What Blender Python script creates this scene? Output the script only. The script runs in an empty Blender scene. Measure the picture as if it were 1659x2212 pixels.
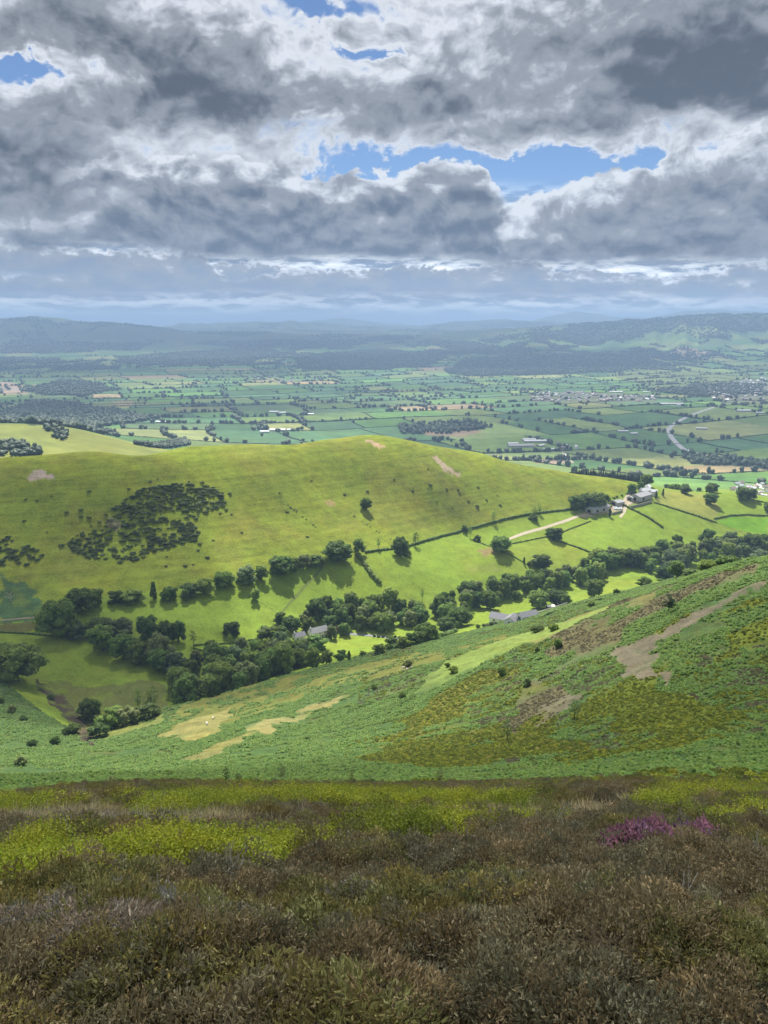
import bpy, bmesh, math, random
import numpy as np
from math import radians as rad, pi, sin, cos, tan, atan2, sqrt, exp, log

scn = bpy.context.scene
COL = scn.collection
RNG = np.random.default_rng(7)
EYE = 400.0                      # height of the viewer above the vale floor
PITCH = rad(13.83)
FOC = 1661.7                     # focal length for a picture 1659 units wide, 2212 high
CP, SP = cos(PITCH), sin(PITCH)

# ------------------------------------------------------------------ camera
cam = bpy.data.cameras.new('camera')
camo = bpy.data.objects.new('camera', cam)
COL.objects.link(camo)
camo.location = (0, 0, EYE)
camo.rotation_euler = (pi/2 - PITCH, 0, 0)
cam.sensor_fit = 'VERTICAL'
cam.sensor_height = 36.0
cam.lens = 36.0 * FOC / 2212.0
cam.clip_start = 0.1
cam.clip_end = 120000.0
scn.camera = camo

scn.render.engine = 'CYCLES'
cy = scn.cycles
cy.use_denoising = True
try:
    cy.denoiser = 'OPENIMAGEDENOISE'
except Exception:
    pass
cy.max_bounces = 6
cy.diffuse_bounces = 3
cy.glossy_bounces = 1
cy.transmission_bounces = 4
cy.volume_bounces = 0
cy.transparent_max_bounces = 8
cy.caustics_reflective = False
cy.caustics_refractive = False
vs = scn.view_settings
vs.view_transform = 'Standard'
vs.look = 'None'
vs.gamma = 1.0
vs.use_curve_mapping = False
EXPOSURE = 1.0
vs.exposure = EXPOSURE
SUN_EL, SUN_AZ = rad(52.0), rad(-9.0)      # azimuth measured from +Y towards +X
SUN_DIR = np.array([sin(SUN_AZ)*cos(SUN_EL), cos(SUN_AZ)*cos(SUN_EL), sin(SUN_EL)])

# ------------------------------------------------------------------ node helpers
class E:
    """float expression made of shader nodes"""
    nt = None
    def __init__(s, v): s.v = v
    @staticmethod
    def put(sock, v):
        if isinstance(v, E): v = v.v
        if isinstance(v, (int, float)): sock.default_value = v
        else: E.nt.links.new(v, sock)
    @staticmethod
    def math(op, a, b=None, c=None, clamp=False):
        n = E.nt.nodes.new('ShaderNodeMath'); n.operation = op; n.use_clamp = clamp
        E.put(n.inputs[0], a)
        if b is not None: E.put(n.inputs[1], b)
        if c is not None: E.put(n.inputs[2], c)
        return E(n.outputs[0])
    def __add__(a, b): return E.math('ADD', a, b)
    __radd__ = __add__
    def __sub__(a, b): return E.math('SUBTRACT', a, b)
    def __rsub__(a, b): return E.math('SUBTRACT', b, a)
    def __mul__(a, b): return E.math('MULTIPLY', a, b)
    __rmul__ = __mul__
    def __truediv__(a, b): return E.math('DIVIDE', a, b)
    def __rtruediv__(a, b): return E.math('DIVIDE', b, a)
def emax(a, b): return E.math('MAXIMUM', a, b)
def emin(a, b): return E.math('MINIMUM', a, b)
def sat(a): return E.math('ADD', a, 0.0, clamp=True)
def epow(a, b): return E.math('POWER', a, b)
def eexp(a): return E.math('EXPONENT', a)
def smooth(x, a, b, lo=0.0, hi=1.0):
    n = E.nt.nodes.new('ShaderNodeMapRange'); n.interpolation_type = 'SMOOTHSTEP'
    E.put(n.inputs[0], x)
    for i, v in enumerate((a, b, lo, hi)): E.put(n.inputs[1+i], v)
    return E(n.outputs[0])
def vec(x, y, z=0.0):
    n = E.nt.nodes.new('ShaderNodeCombineXYZ')
    for i, v in enumerate((x, y, z)): E.put(n.inputs[i], v)
    return n.outputs[0]
def noise(v, scale, detail=3.0, rough=0.5, dist=0.0, lac=2.0):
    n = E.nt.nodes.new('ShaderNodeTexNoise'); n.noise_dimensions = '3D'
    E.nt.links.new(v, n.inputs['Vector'])
    n.inputs['Scale'].default_value = scale; n.inputs['Detail'].default_value = detail
    n.inputs['Roughness'].default_value = rough; n.inputs['Distortion'].default_value = dist
    n.inputs['Lacunarity'].default_value = lac
    return E(n.outputs[0])
def voro(v, scale, detail=2.0, rough=0.5, smoothness=0.6):
    n = E.nt.nodes.new('ShaderNodeTexVoronoi'); n.feature = 'SMOOTH_F1'; n.voronoi_dimensions = '2D'
    n.normalize = True
    E.nt.links.new(v, n.inputs['Vector'])
    n.inputs['Scale'].default_value = scale; n.inputs['Detail'].default_value = detail
    n.inputs['Roughness'].default_value = rough; n.inputs['Smoothness'].default_value = smoothness
    return E(n.outputs['Distance'])
def curve(x, pts, lo, hi):
    """y(x) through the points, x and y both in lo..hi"""
    t = E.math('DIVIDE', E.math('SUBTRACT', x, lo[0]), hi[0]-lo[0], clamp=True)
    n = E.nt.nodes.new('ShaderNodeFloatCurve')
    c = n.mapping.curves[0]
    P = [((px-lo[0])/(hi[0]-lo[0]), (py-lo[1])/(hi[1]-lo[1])) for px, py in pts]
    c.points[0].location = P[0]; c.points[1].location = P[-1]
    for p in P[1:-1]: c.points.new(*p)
    n.mapping.update()
    E.put(n.inputs['Value'], t)
    return E(n.outputs[0]) * (hi[1]-lo[1]) + lo[1]
def mixc(f, a, b):
    n = E.nt.nodes.new('ShaderNodeMix'); n.data_type = 'RGBA'
    E.put(n.inputs[0], f)
    for i, v in ((6, a), (7, b)):
        if isinstance(v, tuple): n.inputs[i].default_value = (*v, 1.0)
        else: E.nt.links.new(v, n.inputs[i])
    return n.outputs[2]
def s2l(r, g, b):
    f = lambda c: (c/255/12.92) if c/255 <= .04045 else ((c/255+.055)/1.055)**2.4
    return (f(r), f(g), f(b))
# ------------------------------------------------------------------ world: blue sky and a broken cloud deck
world = bpy.data.worlds.new('World'); scn.world = world
world.use_nodes = True
nt = world.node_tree; nt.nodes.clear(); E.nt = nt
wout = nt.nodes.new('ShaderNodeOutputWorld')
SKY_STRENGTH = 0.05
sky = nt.nodes.new('ShaderNodeTexSky'); sky.sky_type = 'NISHITA'; sky.sun_disc = False
sky.sun_elevation = SUN_EL; sky.sun_rotation = SUN_AZ      # rotation 0 looks along +Y
sky.altitude = 400; sky.air_density = 0.8; sky.dust_density = 0.05; sky.ozone_density = 6.0
tc = nt.nodes.new('ShaderNodeTexCoord')
sp = nt.nodes.new('ShaderNodeSeparateXYZ'); nt.links.new(tc.outputs['Generated'], sp.inputs[0])
DX, DY, DZ = E(sp.outputs[0]), E(sp.outputs[1]), E(sp.outputs[2])
AZ = E.math('ARCTAN2', DX, DY) * (180/pi)                  # degrees, 0 = view direction
EL = E.math('ARCSINE', DZ) * (180/pi)
def pix(px, py):                                           # picture position -> azimuth, elevation in degrees
    dx, d = (px-829.5)/FOC, (1106-py)/FOC
    x, y, z = dx, CP + SP*d, -SP + CP*d
    return math.degrees(atan2(x, y)), math.degrees(atan2(z, sqrt(x*x+y*y)))
ELc = emax(EL, -1.0)
# coordinates on a cloud deck overhead (perspective) and on the sky itself
inv = 1.0/(emax(DZ, 0.0) + 0.09)
deck = vec(DX*inv, DY*inv, 0.37)
flat = vec(AZ*0.1, EL*0.1, 1.7)
w1 = noise(flat, 1.6, 3, 0.55) - 0.5
w2 = noise(vec(AZ*0.1+7.3, EL*0.1+2.1, 4.4), 1.6, 3, 0.55) - 0.5
AZw, ELw = AZ + w1*8.0, EL + w2*5.0                        # warped: gives placed masses uneven outlines
fb = noise(vec(AZ*0.1 + w1*0.5, EL*0.16 + w2*0.5, 0.0), 2.3, 9, 0.55)
fbl = noise(vec(AZ*0.1, EL*0.18, 3.0), 0.8, 2, 0.5)
bil = 1.0 - voro(vec(AZ*0.1 + w1*0.25, EL*0.125 + w2*0.25), 5.0, 4, 0.55, 0.5)      # cauliflower heads
bilf = 1.0 - voro(vec(AZ*0.1 + w1*0.25 + 5.0, EL*0.16 + w2*0.25), 13.0, 3, 0.55, 0.4)
AZw, ELw = AZw + (bil-0.6)*3.0 + (fb-0.5)*5.0, ELw + (bilf-0.6)*1.6 + (fb-0.5)*2.5
def relief(de):
    a_, e_ = AZ*0.1 + w1*0.35, (EL + de)*0.14 + w2*0.35
    return noise(vec(a_, e_, 5.0), 3.4, 6, 0.55)*1.0 - voro(vec(a_, e_), 4.2, 3, 0.55, 0.5)*0.55
lit = (relief(0.0) - relief(0.75))                     # > 0 on faces turned up towards the light
def blob(px, py, rx, ry, amp, rot=0.0):
    """soft mass at a place in the sky, radii in picture units"""
    a, e = pix(px, py); k = 180/pi/FOC
    u, v = AZw - a, ELw - e
    if rot:
        c_, s_ = cos(rad(rot)), sin(rad(rot))
        u, v = u*c_ + v*s_, v*c_ - u*s_
    u, v = u*(1/(rx*k)), v*(1/(ry*k))
    return eexp((u*u + v*v)*-0.7) * amp
def add(xs):
    r = xs[0]
    for x in xs[1:]: r = r + x
    return r
# --- high, near deck: thick where positive (dark), open where negative (blue)
masses = [
 blob(330, 130, 200, 60, .50, -16), blob(560, 210, 190, 62, .55, -16), blob(470, 280, 80, 34, .42), blob(180, 40, 130, 40, .22),
 blob(950, 255, 150, 60, .58), blob(1010, 160, 90, 60, .20), blob(1420, 60, 230, 60, .42), blob(1490, 205, 190, 66, .80), blob(1600, 90, 130, 100, .40), blob(1130, 30, 140, 40, .25),
 blob(90, 440, 170, 100, .60), blob(60, 320, 140, 70, .42), blob(270, 260, 110, 40, .30), blob(1640, 260, 60, 60, .2), blob(820, 30, 50, 40, .12),
]
holes = [blob(700, 5, 80, 24, -.62), blob(35, 138, 60, 22, -.66), blob(790, 105, 40, 11, -.40), blob(660, 275, 50, 15, -.46),
         blob(1120, 372, 260, 36, -.72), blob(870, 345, 90, 26, -.5), blob(1230, 350, 130, 22, -.3), blob(690, 374, 60, 16, -.42), blob(1090, 420, 80, 26, -.30)]
inframe = smooth(EL, 24.0, 30.0, 1.0, 0.0) * smooth(E.math('ABSOLUTE', AZ), 30.0, 40.0, 1.0, 0.0)
gen = noise(deck, 1.3, 6, 0.55)
placed = add(masses)*1.05 + add(holes)
dens = 0.06 + (fb-0.5)*1.35 + (fbl-0.5)*0.25 + (0.62-bil)*0.16 - lit*1.25 + (0.62-bil)*0.14 + placed*inframe + (1.0-inframe)*((gen-0.5)*1.6 + 0.15)
WHITE, LIGHT, MID, DARK = s2l(226, 231, 239), s2l(192, 198, 208), s2l(148, 154, 164), s2l(86, 95, 108)
def shade(d, darkc=DARK):
    c = mixc(smooth(d, 0.0, 0.26), WHITE, LIGHT)
    c = mixc(smooth(d, 0.20, 0.50), c, MID)
    return mixc(smooth(d, 0.45, 1.15), c, darkc)
a_hi = smooth(dens, -0.16, 0.10)
c_hi = shade(dens)
# --- banks nearer the horizon: bright heads above, dark flat bases
def bank(top, base, depth, amp, soft_base, x0=None, x1=None, seed=0.0, head=bil, dk=DARK, bias=0.0):
    lo, hi = (-35.0, -2.0), (35.0, 25.0)
    T = curve(AZ, sorted(pix(x, y) for x, y in top), lo, hi)
    B = curve(AZ, sorted(pix(x, y) for x, y in base), lo, hi)
    n = (head-0.62)*amp + (fb-0.5)*amp*0.9
    u = T + n - EL                                        # degrees below the cloud's top
    al = smooth(u, 0.0, 0.22) * smooth(EL + (fbl-0.5)*soft_base*1.5 + (fb-.5)*soft_base*1.2 - B, -soft_base, soft_base)
    if x0 is not None:
        al = al * smooth(AZ + (bil-0.6)*4.0, pix(x0-25, 500)[0], pix(x0+25, 500)[0])
    if x1 is not None:
        al = al * smooth(AZ + (bil-0.6)*-4.0, pix(x1+25, 500)[0], pix(x1-25, 500)[0])
    d = smooth(u + (bil-0.6)*depth*0.5 - (fbl-0.5)*depth*1.2, 0.0, depth)*0.80 + 0.02 + (fb-0.5)*0.60 - lit*1.5 + (bilf-0.6)*-0.10 + bias
    return al, shade(d, dk), d
DKB, DKF = s2l(88, 100, 118), s2l(128, 142, 163)
skyc = nt.nodes.new('ShaderNodeVectorMath'); skyc.operation = 'SCALE'
nt.links.new(sky.outputs[0], skyc.inputs[0]); skyc.inputs['Scale'].default_value = SKY_STRENGTH
K = nt.nodes.new('ShaderNodeVectorMath'); K.operation = 'SCALE'
# thin far layers along the horizon
def rows(de): return noise(vec(AZ*0.13 + w1*0.2, (EL+de)*0.5, 0.0), 3.0, 6, 0.58)*0.65 + noise(vec(AZ*0.06, (EL+de)*0.75, 8.0), 2.4, 4, 0.55)*0.35
r0 = rows(0.0)
far_d = (r0-0.5)*1.5 - (r0-rows(0.28))*2.6
far_c = mixc(smooth(far_d, -0.14, 0.16), s2l(212, 219, 226), s2l(112, 127, 150))
far_c = mixc(smooth(far_d, -0.34, -0.13), s2l(244, 244, 238), far_c)
far_c = mixc(smooth(EL, 0.0, 2.2, 0.55, 0.0), far_c, s2l(190, 206, 226))
ridge = (noise(vec(AZ*0.1, EL*0.3, 11.0), 3.0, 4, 0.6)-0.5)*1.6
b1 = bank([(0,590),(250,585),(480,570),(640,572),(800,590),(1000,575),(1240,585),(1500,600),(1659,590)], [(0,640),(500,640),(900,642),(1300,640),(1659,640)], 0.9, 1.6, 0.5, head=bilf, dk=DKF, bias=ridge+0.06)
b2 = bank([(0,530),(200,540),(420,545),(500,600),(640,580),(760,580),(1000,575),(1150,570),(1250,600),(1400,600),(1659,560)], [(0,600),(500,610),(900,615),(1300,610),(1659,610)], 1.0, 1.6, 0.5, head=bilf, dk=DKF, bias=ridge+0.02)
bR = bank([(1040,500),(1100,455),(1200,400),(1330,378),(1440,345),(1560,310),(1659,255),(1800,230)], [(1040,560),(1200,572),(1400,570),(1659,560)], 4.0, 2.6, 0.7, x0=1075, dk=DKB, bias=-0.10)
bA = bank([(-100,560),(60,430),(180,365),(300,345),(430,345),(560,352),(700,385),(830,380),(930,345),(1010,350),(1070,400),(1110,520)], [(-100,540),(180,535),(500,560),(800,560),(1000,568),(1110,572)], 3.4, 2.8, 0.6, x1=1075, dk=DKB)
def over(dst, layer, amt=1.0):
    al, c = layer[0], layer[1]
    return mixc(al*amt if amt != 1.0 else al, dst, c)
cl = nt.nodes.new('ShaderNodeMix')      # everything that is cloud is scaled by one brightness
SC = 0.54                                # the picture is shown one stop up, so cloud colours go in one stop down
def scaled(c, k):
    n = nt.nodes.new('ShaderNodeVectorMath'); n.operation = 'SCALE'
    nt.links.new(c, n.inputs[0]); n.inputs['Scale'].default_value = k
    return n.outputs[0]
# clear sky first
c = scaled(sky.outputs[0], SKY_STRENGTH)
# bright broken cloud behind, open only at the blue gaps
back_d = 0.10 + (fb-0.5)*0.95 + (bil-0.6)*0.30 + (bilf-0.6)*0.10 - lit*0.7 + add(holes)*inframe + (1.0-inframe)*((gen-0.5)*1.2)
c = mixc(smooth(back_d, -0.26, 0.02), c, scaled(shade(back_d + 0.10), SC))
cov_far = smooth(EL + (fbl-0.5)*3.0, 7.0, 9.5, 1.0, 0.0)
c = mixc(cov_far, c, scaled(far_c, SC*1.55))
for lay, k_ in ((b1, 1.3), (b2, 1.2), (bR, 1.0), (bA, 1.0)):
    c = mixc(lay[0], c, scaled(lay[1], SC*k_))
up = smooth(EL + (fbl-0.5)*2.0 + (fb-0.5)*5.0, 11.2, 13.2)
leftm = smooth(AZ + (fb-0.5)*14.0, pix(330, 400)[0], pix(110, 400)[0]) * smooth(EL+ (fb-0.5)*3.0, 4.5, 6.5)      # the dark mass at left hangs lower
c = mixc(a_hi*emax(up, leftm), c, scaled(c_hi, SC))
below = smooth(DZ, -0.03, 0.0)
c = mixc(below, (0.05, 0.07, 0.06), c)
bg = nt.nodes.new('ShaderNodeBackground'); bg.inputs['Strength'].default_value = 1.0
nt.links.new(c, bg.inputs[0]); nt.links.new(bg.outputs[0], wout.inputs[0])
nt.nodes.remove(cl); nt.nodes.remove(K); nt.nodes.remove(skyc)
world.cycles.sampling_method = 'MANUAL'; world.cycles.sample_map_resolution = 512

# ------------------------------------------------------------------ sun
sl = bpy.data.lights.new('sun', 'SUN'); sl.energy = 5.0; sl.angle = rad(0.5); sl.color = (1.0, 0.955, 0.88)
so = bpy.data.objects.new('sun', sl); COL.objects.link(so)
so.rotation_euler = (pi/2 - SUN_EL, 0, pi - SUN_AZ)
so.location = (0, 0, 3000)
# ------------------------------------------------------------------ numeric helpers
def hash2(ix, iy, seed):
    h = (ix.astype(np.int64)*374761393 + iy.astype(np.int64)*668265263 + seed*1442695041) & 0x7fffffff
    h = ((h ^ (h >> 13)) * 1274126177) & 0x7fffffff
    return ((h ^ (h >> 16)) & 0xffff) / 65535.0
def vnoise(x, y, seed=0):
    x = np.asarray(x, float); y = np.asarray(y, float)
    ix = np.floor(x); iy = np.floor(y); fx = x-ix; fy = y-iy
    fx = fx*fx*fx*(fx*(fx*6-15)+10); fy = fy*fy*fy*(fy*(fy*6-15)+10)
    a = hash2(ix, iy, seed); b = hash2(ix+1, iy, seed); c = hash2(ix, iy+1, seed); d = hash2(ix+1, iy+1, seed)
    return a + (b-a)*fx + (c-a)*fy + (a-b-c+d)*fx*fy
def fbm(x, y, octv=4, seed=0, gain=0.5):
    s = 0; a = 1; t = 0
    for o in range(octv):
        s = s + a*(vnoise(x*2**o + o*17.3, y*2**o - o*9.1, seed+o)-0.5); t += a; a *= gain
    return s/t*2.0
def sstep(x, a, b):
    t = np.clip((np.asarray(x, float)-a)/(b-a), 0, 1); return t*t*(3-2*t)
def ray(px, py):
    dx, d = (px-829.5)/FOC, (1106-py)/FOC
    return np.array([dx, CP + SP*d, -SP + CP*d])
def at_depth(px, py, Y):
    r = ray(px, py); return r*(Y/r[1])           # relative to the viewer

# ------------------------------------------------------------------ the lie of the land
# surveyed points of the view: picture position and distance ahead in metres
CTRL = [
 # steep heather slope underfoot
 (829,2212,2.6),(0,2212,2.6),(1659,2212,2.6),(829,2000,4.2),(0,2000,4.2),(1659,2000,4.1),(829,1900,5.8),(0,1900,5.9),(1659,1900,5.7),
 (0,1800,9.6),(829,1800,9.5),(1659,1800,9.2),(0,1752,15),(829,1750,15),(1659,1745,14.5),(0,1728,25),(829,1720,26),(1659,1715,24),
 (0,1716,45),(829,1701,46),(1300,1690,46),(1659,1675,46),
 # bracken hillside and the spur at right
 (0,1700,150),(0,1650,215),(60,1690,170),(150,1660,215),(180,1620,280),(400,1640,205),(400,1560,300),(600,1640,170),(600,1560,255),
 (350,1535,365),(450,1510,380),(550,1480,390),(700,1445,405),(850,1400,435),(1040,1362,455),(450,1560,310),(700,1470,350),(870,1430,365),(600,1500,360),
 (800,1660,125),(829,1685,75),(1000,1600,160),(1200,1500,185),(1300,1620,112),(1400,1480,150),(1500,1400,165),(1659,1400,148),(1659,1550,102),(1600,1645,66),(1200,1672,72),
 (1659,1208,232),(1500,1243,250),(1400,1280,265),(1290,1320,280),(1200,1352,292),(1000,1407,292),(800,1492,277),(650,1562,256),(1500,1320,200),(1659,1300,178),
 (1150,1345,405),(1000,1378,400),(1300,1290,425),(1420,1262,440),(1560,1225,455),(1080,1342,520),
 # left slope and gully
 (0,1480,425),(100,1550,375),(170,1605,318),(0,1600,310),(250,1592,395),(120,1500,445),
 # valley floor
 (400,1505,455),(560,1440,515),(700,1395,560),(850,1330,632),(1050,1290,690),(1250,1245,755),(1450,1225,800),(1659,1195,870),
 (0,1390,510),(200,1400,515),(300,1480,462),(0,1340,545),(150,1345,550),(0,1300,575),(900,1360,600),(760,1390,575),(1120,1335,600),(1300,1265,720),(1350,1245,742),
 # foot of the grassy hill, fields
 (230,1295,590),(400,1270,620),(540,1245,645),(700,1215,690),(860,1190,735),(1000,1145,825),(1240,1102,925),(1330,1085,960),(1400,1050,1020),
 (450,1330,580),(650,1290,640),(900,1240,690),(1100,1190,770),(1280,1190,800),(1450,1150,890),(1500,1100,965),(1659,1120,985),(1600,1062,1080),(1659,1078,1080),(1450,1075,1000),
 # face and crest of the grassy hill
 (0,1180,640),(100,1150,660),(250,1150,680),(450,1100,730),(600,1080,770),(780,1060,830),(950,1060,860),(1100,1060,915),(250,1060,715),(0,1080,690),
 (0,992,745),(100,985,760),(200,975,778),(400,966,815),(560,962,850),(620,962,872),(700,950,905),(780,940,950),(850,944,965),(900,955,972),(1040,980,990),(1200,1015,1015),(1300,1030,1035),(1385,1045,1065),
 # the ground falls away behind the crest
 (0,1006,800),(100,1000,815),(200,990,830),(300,984,850),(400,980,870),(560,976,910),(620,976,930),(700,966,960),(780,957,1005),(850,960,1020),(900,971,1030),(1040,996,1045),(1200,1031,1075),(1300,1047,1095),
 (0,1050,950),(200,1030,980),(400,1015,1020),(620,1005,1080),(780,990,1160),(900,1000,1180),(1040,1020,1200),(1200,1050,1240),(1320,1062,1250),
 (400,1000,1400),(780,985,1550),(1100,1010,1600),(300,985,815),(480,963,835),
 (1550,1150,925),(1400,1110,925),(1550,1085,1010),(1350,1150,870),(1200,1150,845),(1659,1160,935),(1450,1062,1030),(1500,1072,1130),(1659,1090,1150),(1600,1075,1300),(1420,1065,1250),(1800,1150,920),(1800,1090,1040),
 # second hill at left
 (0,915,1650),(80,945,1420),(140,922,1600),(250,962,1480),(0,965,1250),(330,965,1700),
 # vale floor
 (500,958,2250),(780,938,2700),(1150,985,2250),(1480,1000,2150),(1600,1050,1620),(1659,1040,1680),(1400,1030,1800),
 (0,890,3200),(829,900,3150),(1659,900,3100),(0,850,4300),(829,850,4350),(1659,850,4300),(0,820,5200),(829,815,5600),(1659,820,5300),
 # rolling uplands
 (0,780,7300),(500,790,6600),(829,780,7200),(1200,795,6400),(1200,765,7900),(1500,770,7400),(1659,780,6800),(1659,740,9000),
 (0,740,9800),(400,745,9700),(829,735,10500),(1200,735,10200),(300,722,11000),(829,716,13500),
 # far country
 (0,722,14500),(430,724,15000),(829,714,18000),(1250,712,18000),(1659,710,16000),(0,714,24000),(829,710,26000),(1659,710,26000),(829,708,42000),(0,708,42000),(1659,708,42000),
]
def ridge_points():
    pts, val = [], []
    for px, py, Y in CTRL:
        p = at_depth(px, py, Y)
        R = math.hypot(p[0], p[1])
        pts.append((atan2(p[0], p[1]), log(R))); val.append((p[2]+1.7)/R)
    def extra(phi, R, s):
        pts.append((rad(phi), log(R))); val.append(s)
    for R, s in ((1.0,-.43),):
        for ph in (-50, 0, 50): extra(ph, R, s)
    for sg in (-1, 1):
        for R, s in ((1,-.2),(3,-.25),(10,-.28),(40,-.30)): extra(sg*95, R, s)
        for R, s in ((1,.4),(4,.4),(20,.38),(100,.3),(600,.12),(3000,-.08),(12000,-.02),(40000,0.0)): extra(sg*150, R, s)
        for R, s in ((150,-.3),(600,-.27),(1500,-.2),(4000,-.09),(12000,-.02),(40000,0.005)): extra(sg*85, R, s)
    for R, s in ((1,.5),(4,.5),(20,.45),(100,.35),(600,.12),(3000,-.08),(12000,-.02),(40000,0.0)): extra(180, R, s); extra(-180, R, s)
    for sg in (-1, 1):
        for R, s in ((2.6,-.45),(8,-.5),(25,-.5),(60,-.5),(130,-.42)): extra(sg*52, R, s)
    for R, s in ((300,-.25),(700,-.29),(1100,-.22),(2500,-.15),(5000,-.077),(10000,-.025),(30000,.005)): extra(48, R, s)
    for R, s in ((300,-.52),(600,-.3),(850,-.15),(1400,-.13),(2500,-.12),(5000,-.077),(10000,-.025),(30000,.005)): extra(-48, R, s)
    return np.array(pts), np.array(val)
# far ridges: distance, half-depth, and the skyline they draw
def elev(px, py):
    r = ray(px, py); return atan2(r[0], r[1]), r[2]/math.hypot(r[0], r[1])
RIDGES = [
 (10600, 1700, [(900,728),(1000,718),(1100,711),(1200,703),(1320,694),(1400,690),(1480,685),(1560,682),(1659,677),(1800,675),(2000,690)]),
 (13000, 1500, [(-500,702),(-250,696),(-100,694),(0,692),(60,686),(100,686),(150,691),(230,696),(330,706),(400,717),(450,728),(500,740)]),
 (17000, 1600, [(250,720),(330,707),(400,698),(480,696),(560,694),(660,697),(740,701),(830,705),(900,704),(980,697),(1040,691),(1090,689),(1160,692),(1300,698)]),
 (22500, 2200, [(560,706),(640,700),(690,692),(740,686),(790,692),(850,701),(960,704),(1060,700),(1150,692),(1200,679),(1245,672),(1290,677),(1330,686),(1400,688),(1440,680),(1480,671),(1560,669),(1620,673),(1750,680),(1900,690)]),
]
RIDGES = [(R, w, *map(np.array, zip(*[elev(*q) for q in pts]))) for R, w, pts in RIDGES]
KP, KV = ridge_points()
def tps_fit(P, V, reg=2e-5):
    n = len(P)
    d2 = ((P[:, None, :]-P[None])**2).sum(-1)
    Kq = 0.5*d2*np.log(d2+1e-12)
    A = np.zeros((n+3, n+3)); A[:n, :n] = Kq + np.eye(n)*reg
    A[:n, n] = 1; A[:n, n+1:] = P; A[n, :n] = 1; A[n+1:, :n] = P.T
    return np.linalg.solve(A, np.concatenate([V, np.zeros(3)]))
KW = tps_fit(KP, KV)
LR0, LR1 = log(0.9), log(48000.0)
NPH, NLR = 521, 760
GPH = np.concatenate([np.linspace(-pi, rad(-44), 40)[:-1], np.linspace(rad(-44), rad(44), NPH-79), np.linspace(rad(44), pi, 41)[1:]])
GPH = np.unique(GPH); NPH = len(GPH)
GLR = np.linspace(LR0, LR1, NLR)
def tps_eval():
    out = np.zeros((NLR, NPH)); ph = GPH
    for i, lr in enumerate(GLR):
        d2 = (ph[:, None]-KP[None, :, 0])**2 + (lr-KP[None, :, 1])**2
        out[i] = (0.5*d2*np.log(d2+1e-12)) @ KW[:-3] + KW[-3] + KW[-2]*ph + KW[-1]*lr
    return out
GS = tps_eval()
def ground(x, y):
    """height above the vale floor (the viewer's eye is at EYE)"""
    x = np.asarray(x, float); y = np.asarray(y, float)
    R = np.maximum(np.hypot(x, y), 0.91); ph = np.arctan2(x, y); lr = np.log(R)
    fi = np.clip((lr-LR0)/(LR1-LR0)*(NLR-1), 0, NLR-1.001); i = fi.astype(int); f = fi-i
    j = np.clip(np.searchsorted(GPH, ph)-1, 0, NPH-2); g = np.clip((ph-GPH[j])/(GPH[j+1]-GPH[j]), 0, 1)
    s = (GS[i, j]*(1-g)+GS[i, j+1]*g)*(1-f) + (GS[i+1, j]*(1-g)+GS[i+1, j+1]*g)*f
    z = s*R - 1.7
    zb = z
    for Rc, w, pa, ea in RIDGES:
        T = np.interp(ph, pa, ea, left=-.06, right=-.06)*Rc + fbm(ph*60, ph*0+Rc, 3, 7)*Rc*.0012
        z = np.maximum(z, zb + (T-zb)*np.exp(-((R-Rc-fbm(ph*30, ph*0, 2, 17)*w*.5)/w)**2))
    # relief of its own
    z = z + fbm(x/900, y/900, 5, 3)*34*sstep(R, 6500, 11000)*(1-sstep(R, 17000, 24000)) + fbm(x/420, y/420, 4, 5)*5.0*sstep(R, 2500, 6000)
    z = z + fbm(x/1500, y/1500, 4, 13)*25*sstep(R, 12000, 15000)
    z = z + fbm(x/70, y/70, 4, 9)*1.1*sstep(R, 120, 420)*(1-sstep(R, 1300, 2200)*0.6)
    z = z + fbm((x*.8+y*.6)/16, (x*-.6+y*.8)/4.5, 3, 23)*0.85*sstep(R, 45, 90)*(1-sstep(R, 420, 520))
    z = z + fbm(x/9, y/9, 3, 21)*0.45*sstep(R, 30, 90)*(1-sstep(R, 420, 700))
    z = z + fbm(x/0.9, y/0.9, 4, 31)*0.16*sstep(R, 1.6, 4)*(1-sstep(R, 40, 120))
    return EYE + z
def hit(px, py, rmin=1.2, rmax=40000):
    """where the sight line through a picture position first meets the ground beyond rmin"""
    r = ray(px, py); h = math.hypot(r[0], r[1])
    Rs = np.exp(np.linspace(log(rmin), log(rmax), 2600))
    t = Rs/h
    dz = EYE + r[2]*t - ground(r[0]*t, r[1]*t)
    k = np.nonzero((dz[:-1] > 0) & (dz[1:] <= 0))[0]
    if len(k) == 0: return None
    k = k[0]; f = dz[k]/(dz[k]-dz[k+1]); tt = t[k]+(t[k+1]-t[k])*f
    return np.array([r[0]*tt, r[1]*tt, float(ground(r[0]*tt, r[1]*tt))])
_hit = hit
def hit(px, py, rmin=1.2, rmax=40000):
    for k in range(12):
        h = _hit(px, py+k*2, rmin, rmax)
        if h is not None: return h
def hitpoly(pts, rmin=1.2):
    out = [hit(px, py, rmin) for px, py in pts]
    return np.array([p for p in out if p is not None])
def inpoly(x, y, poly):
    ins = np.zeros(x.shape, bool)
    n = len(poly); j = n-1
    for i in range(n):
        xi, yi = poly[i][:2]; xj, yj = poly[j][:2]
        c = ((yi > y) != (yj > y)) & (x < (xj-xi)*(y-yi)/(yj-yi+1e-12)+xi)
        ins ^= c; j = i
    return ins
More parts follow.
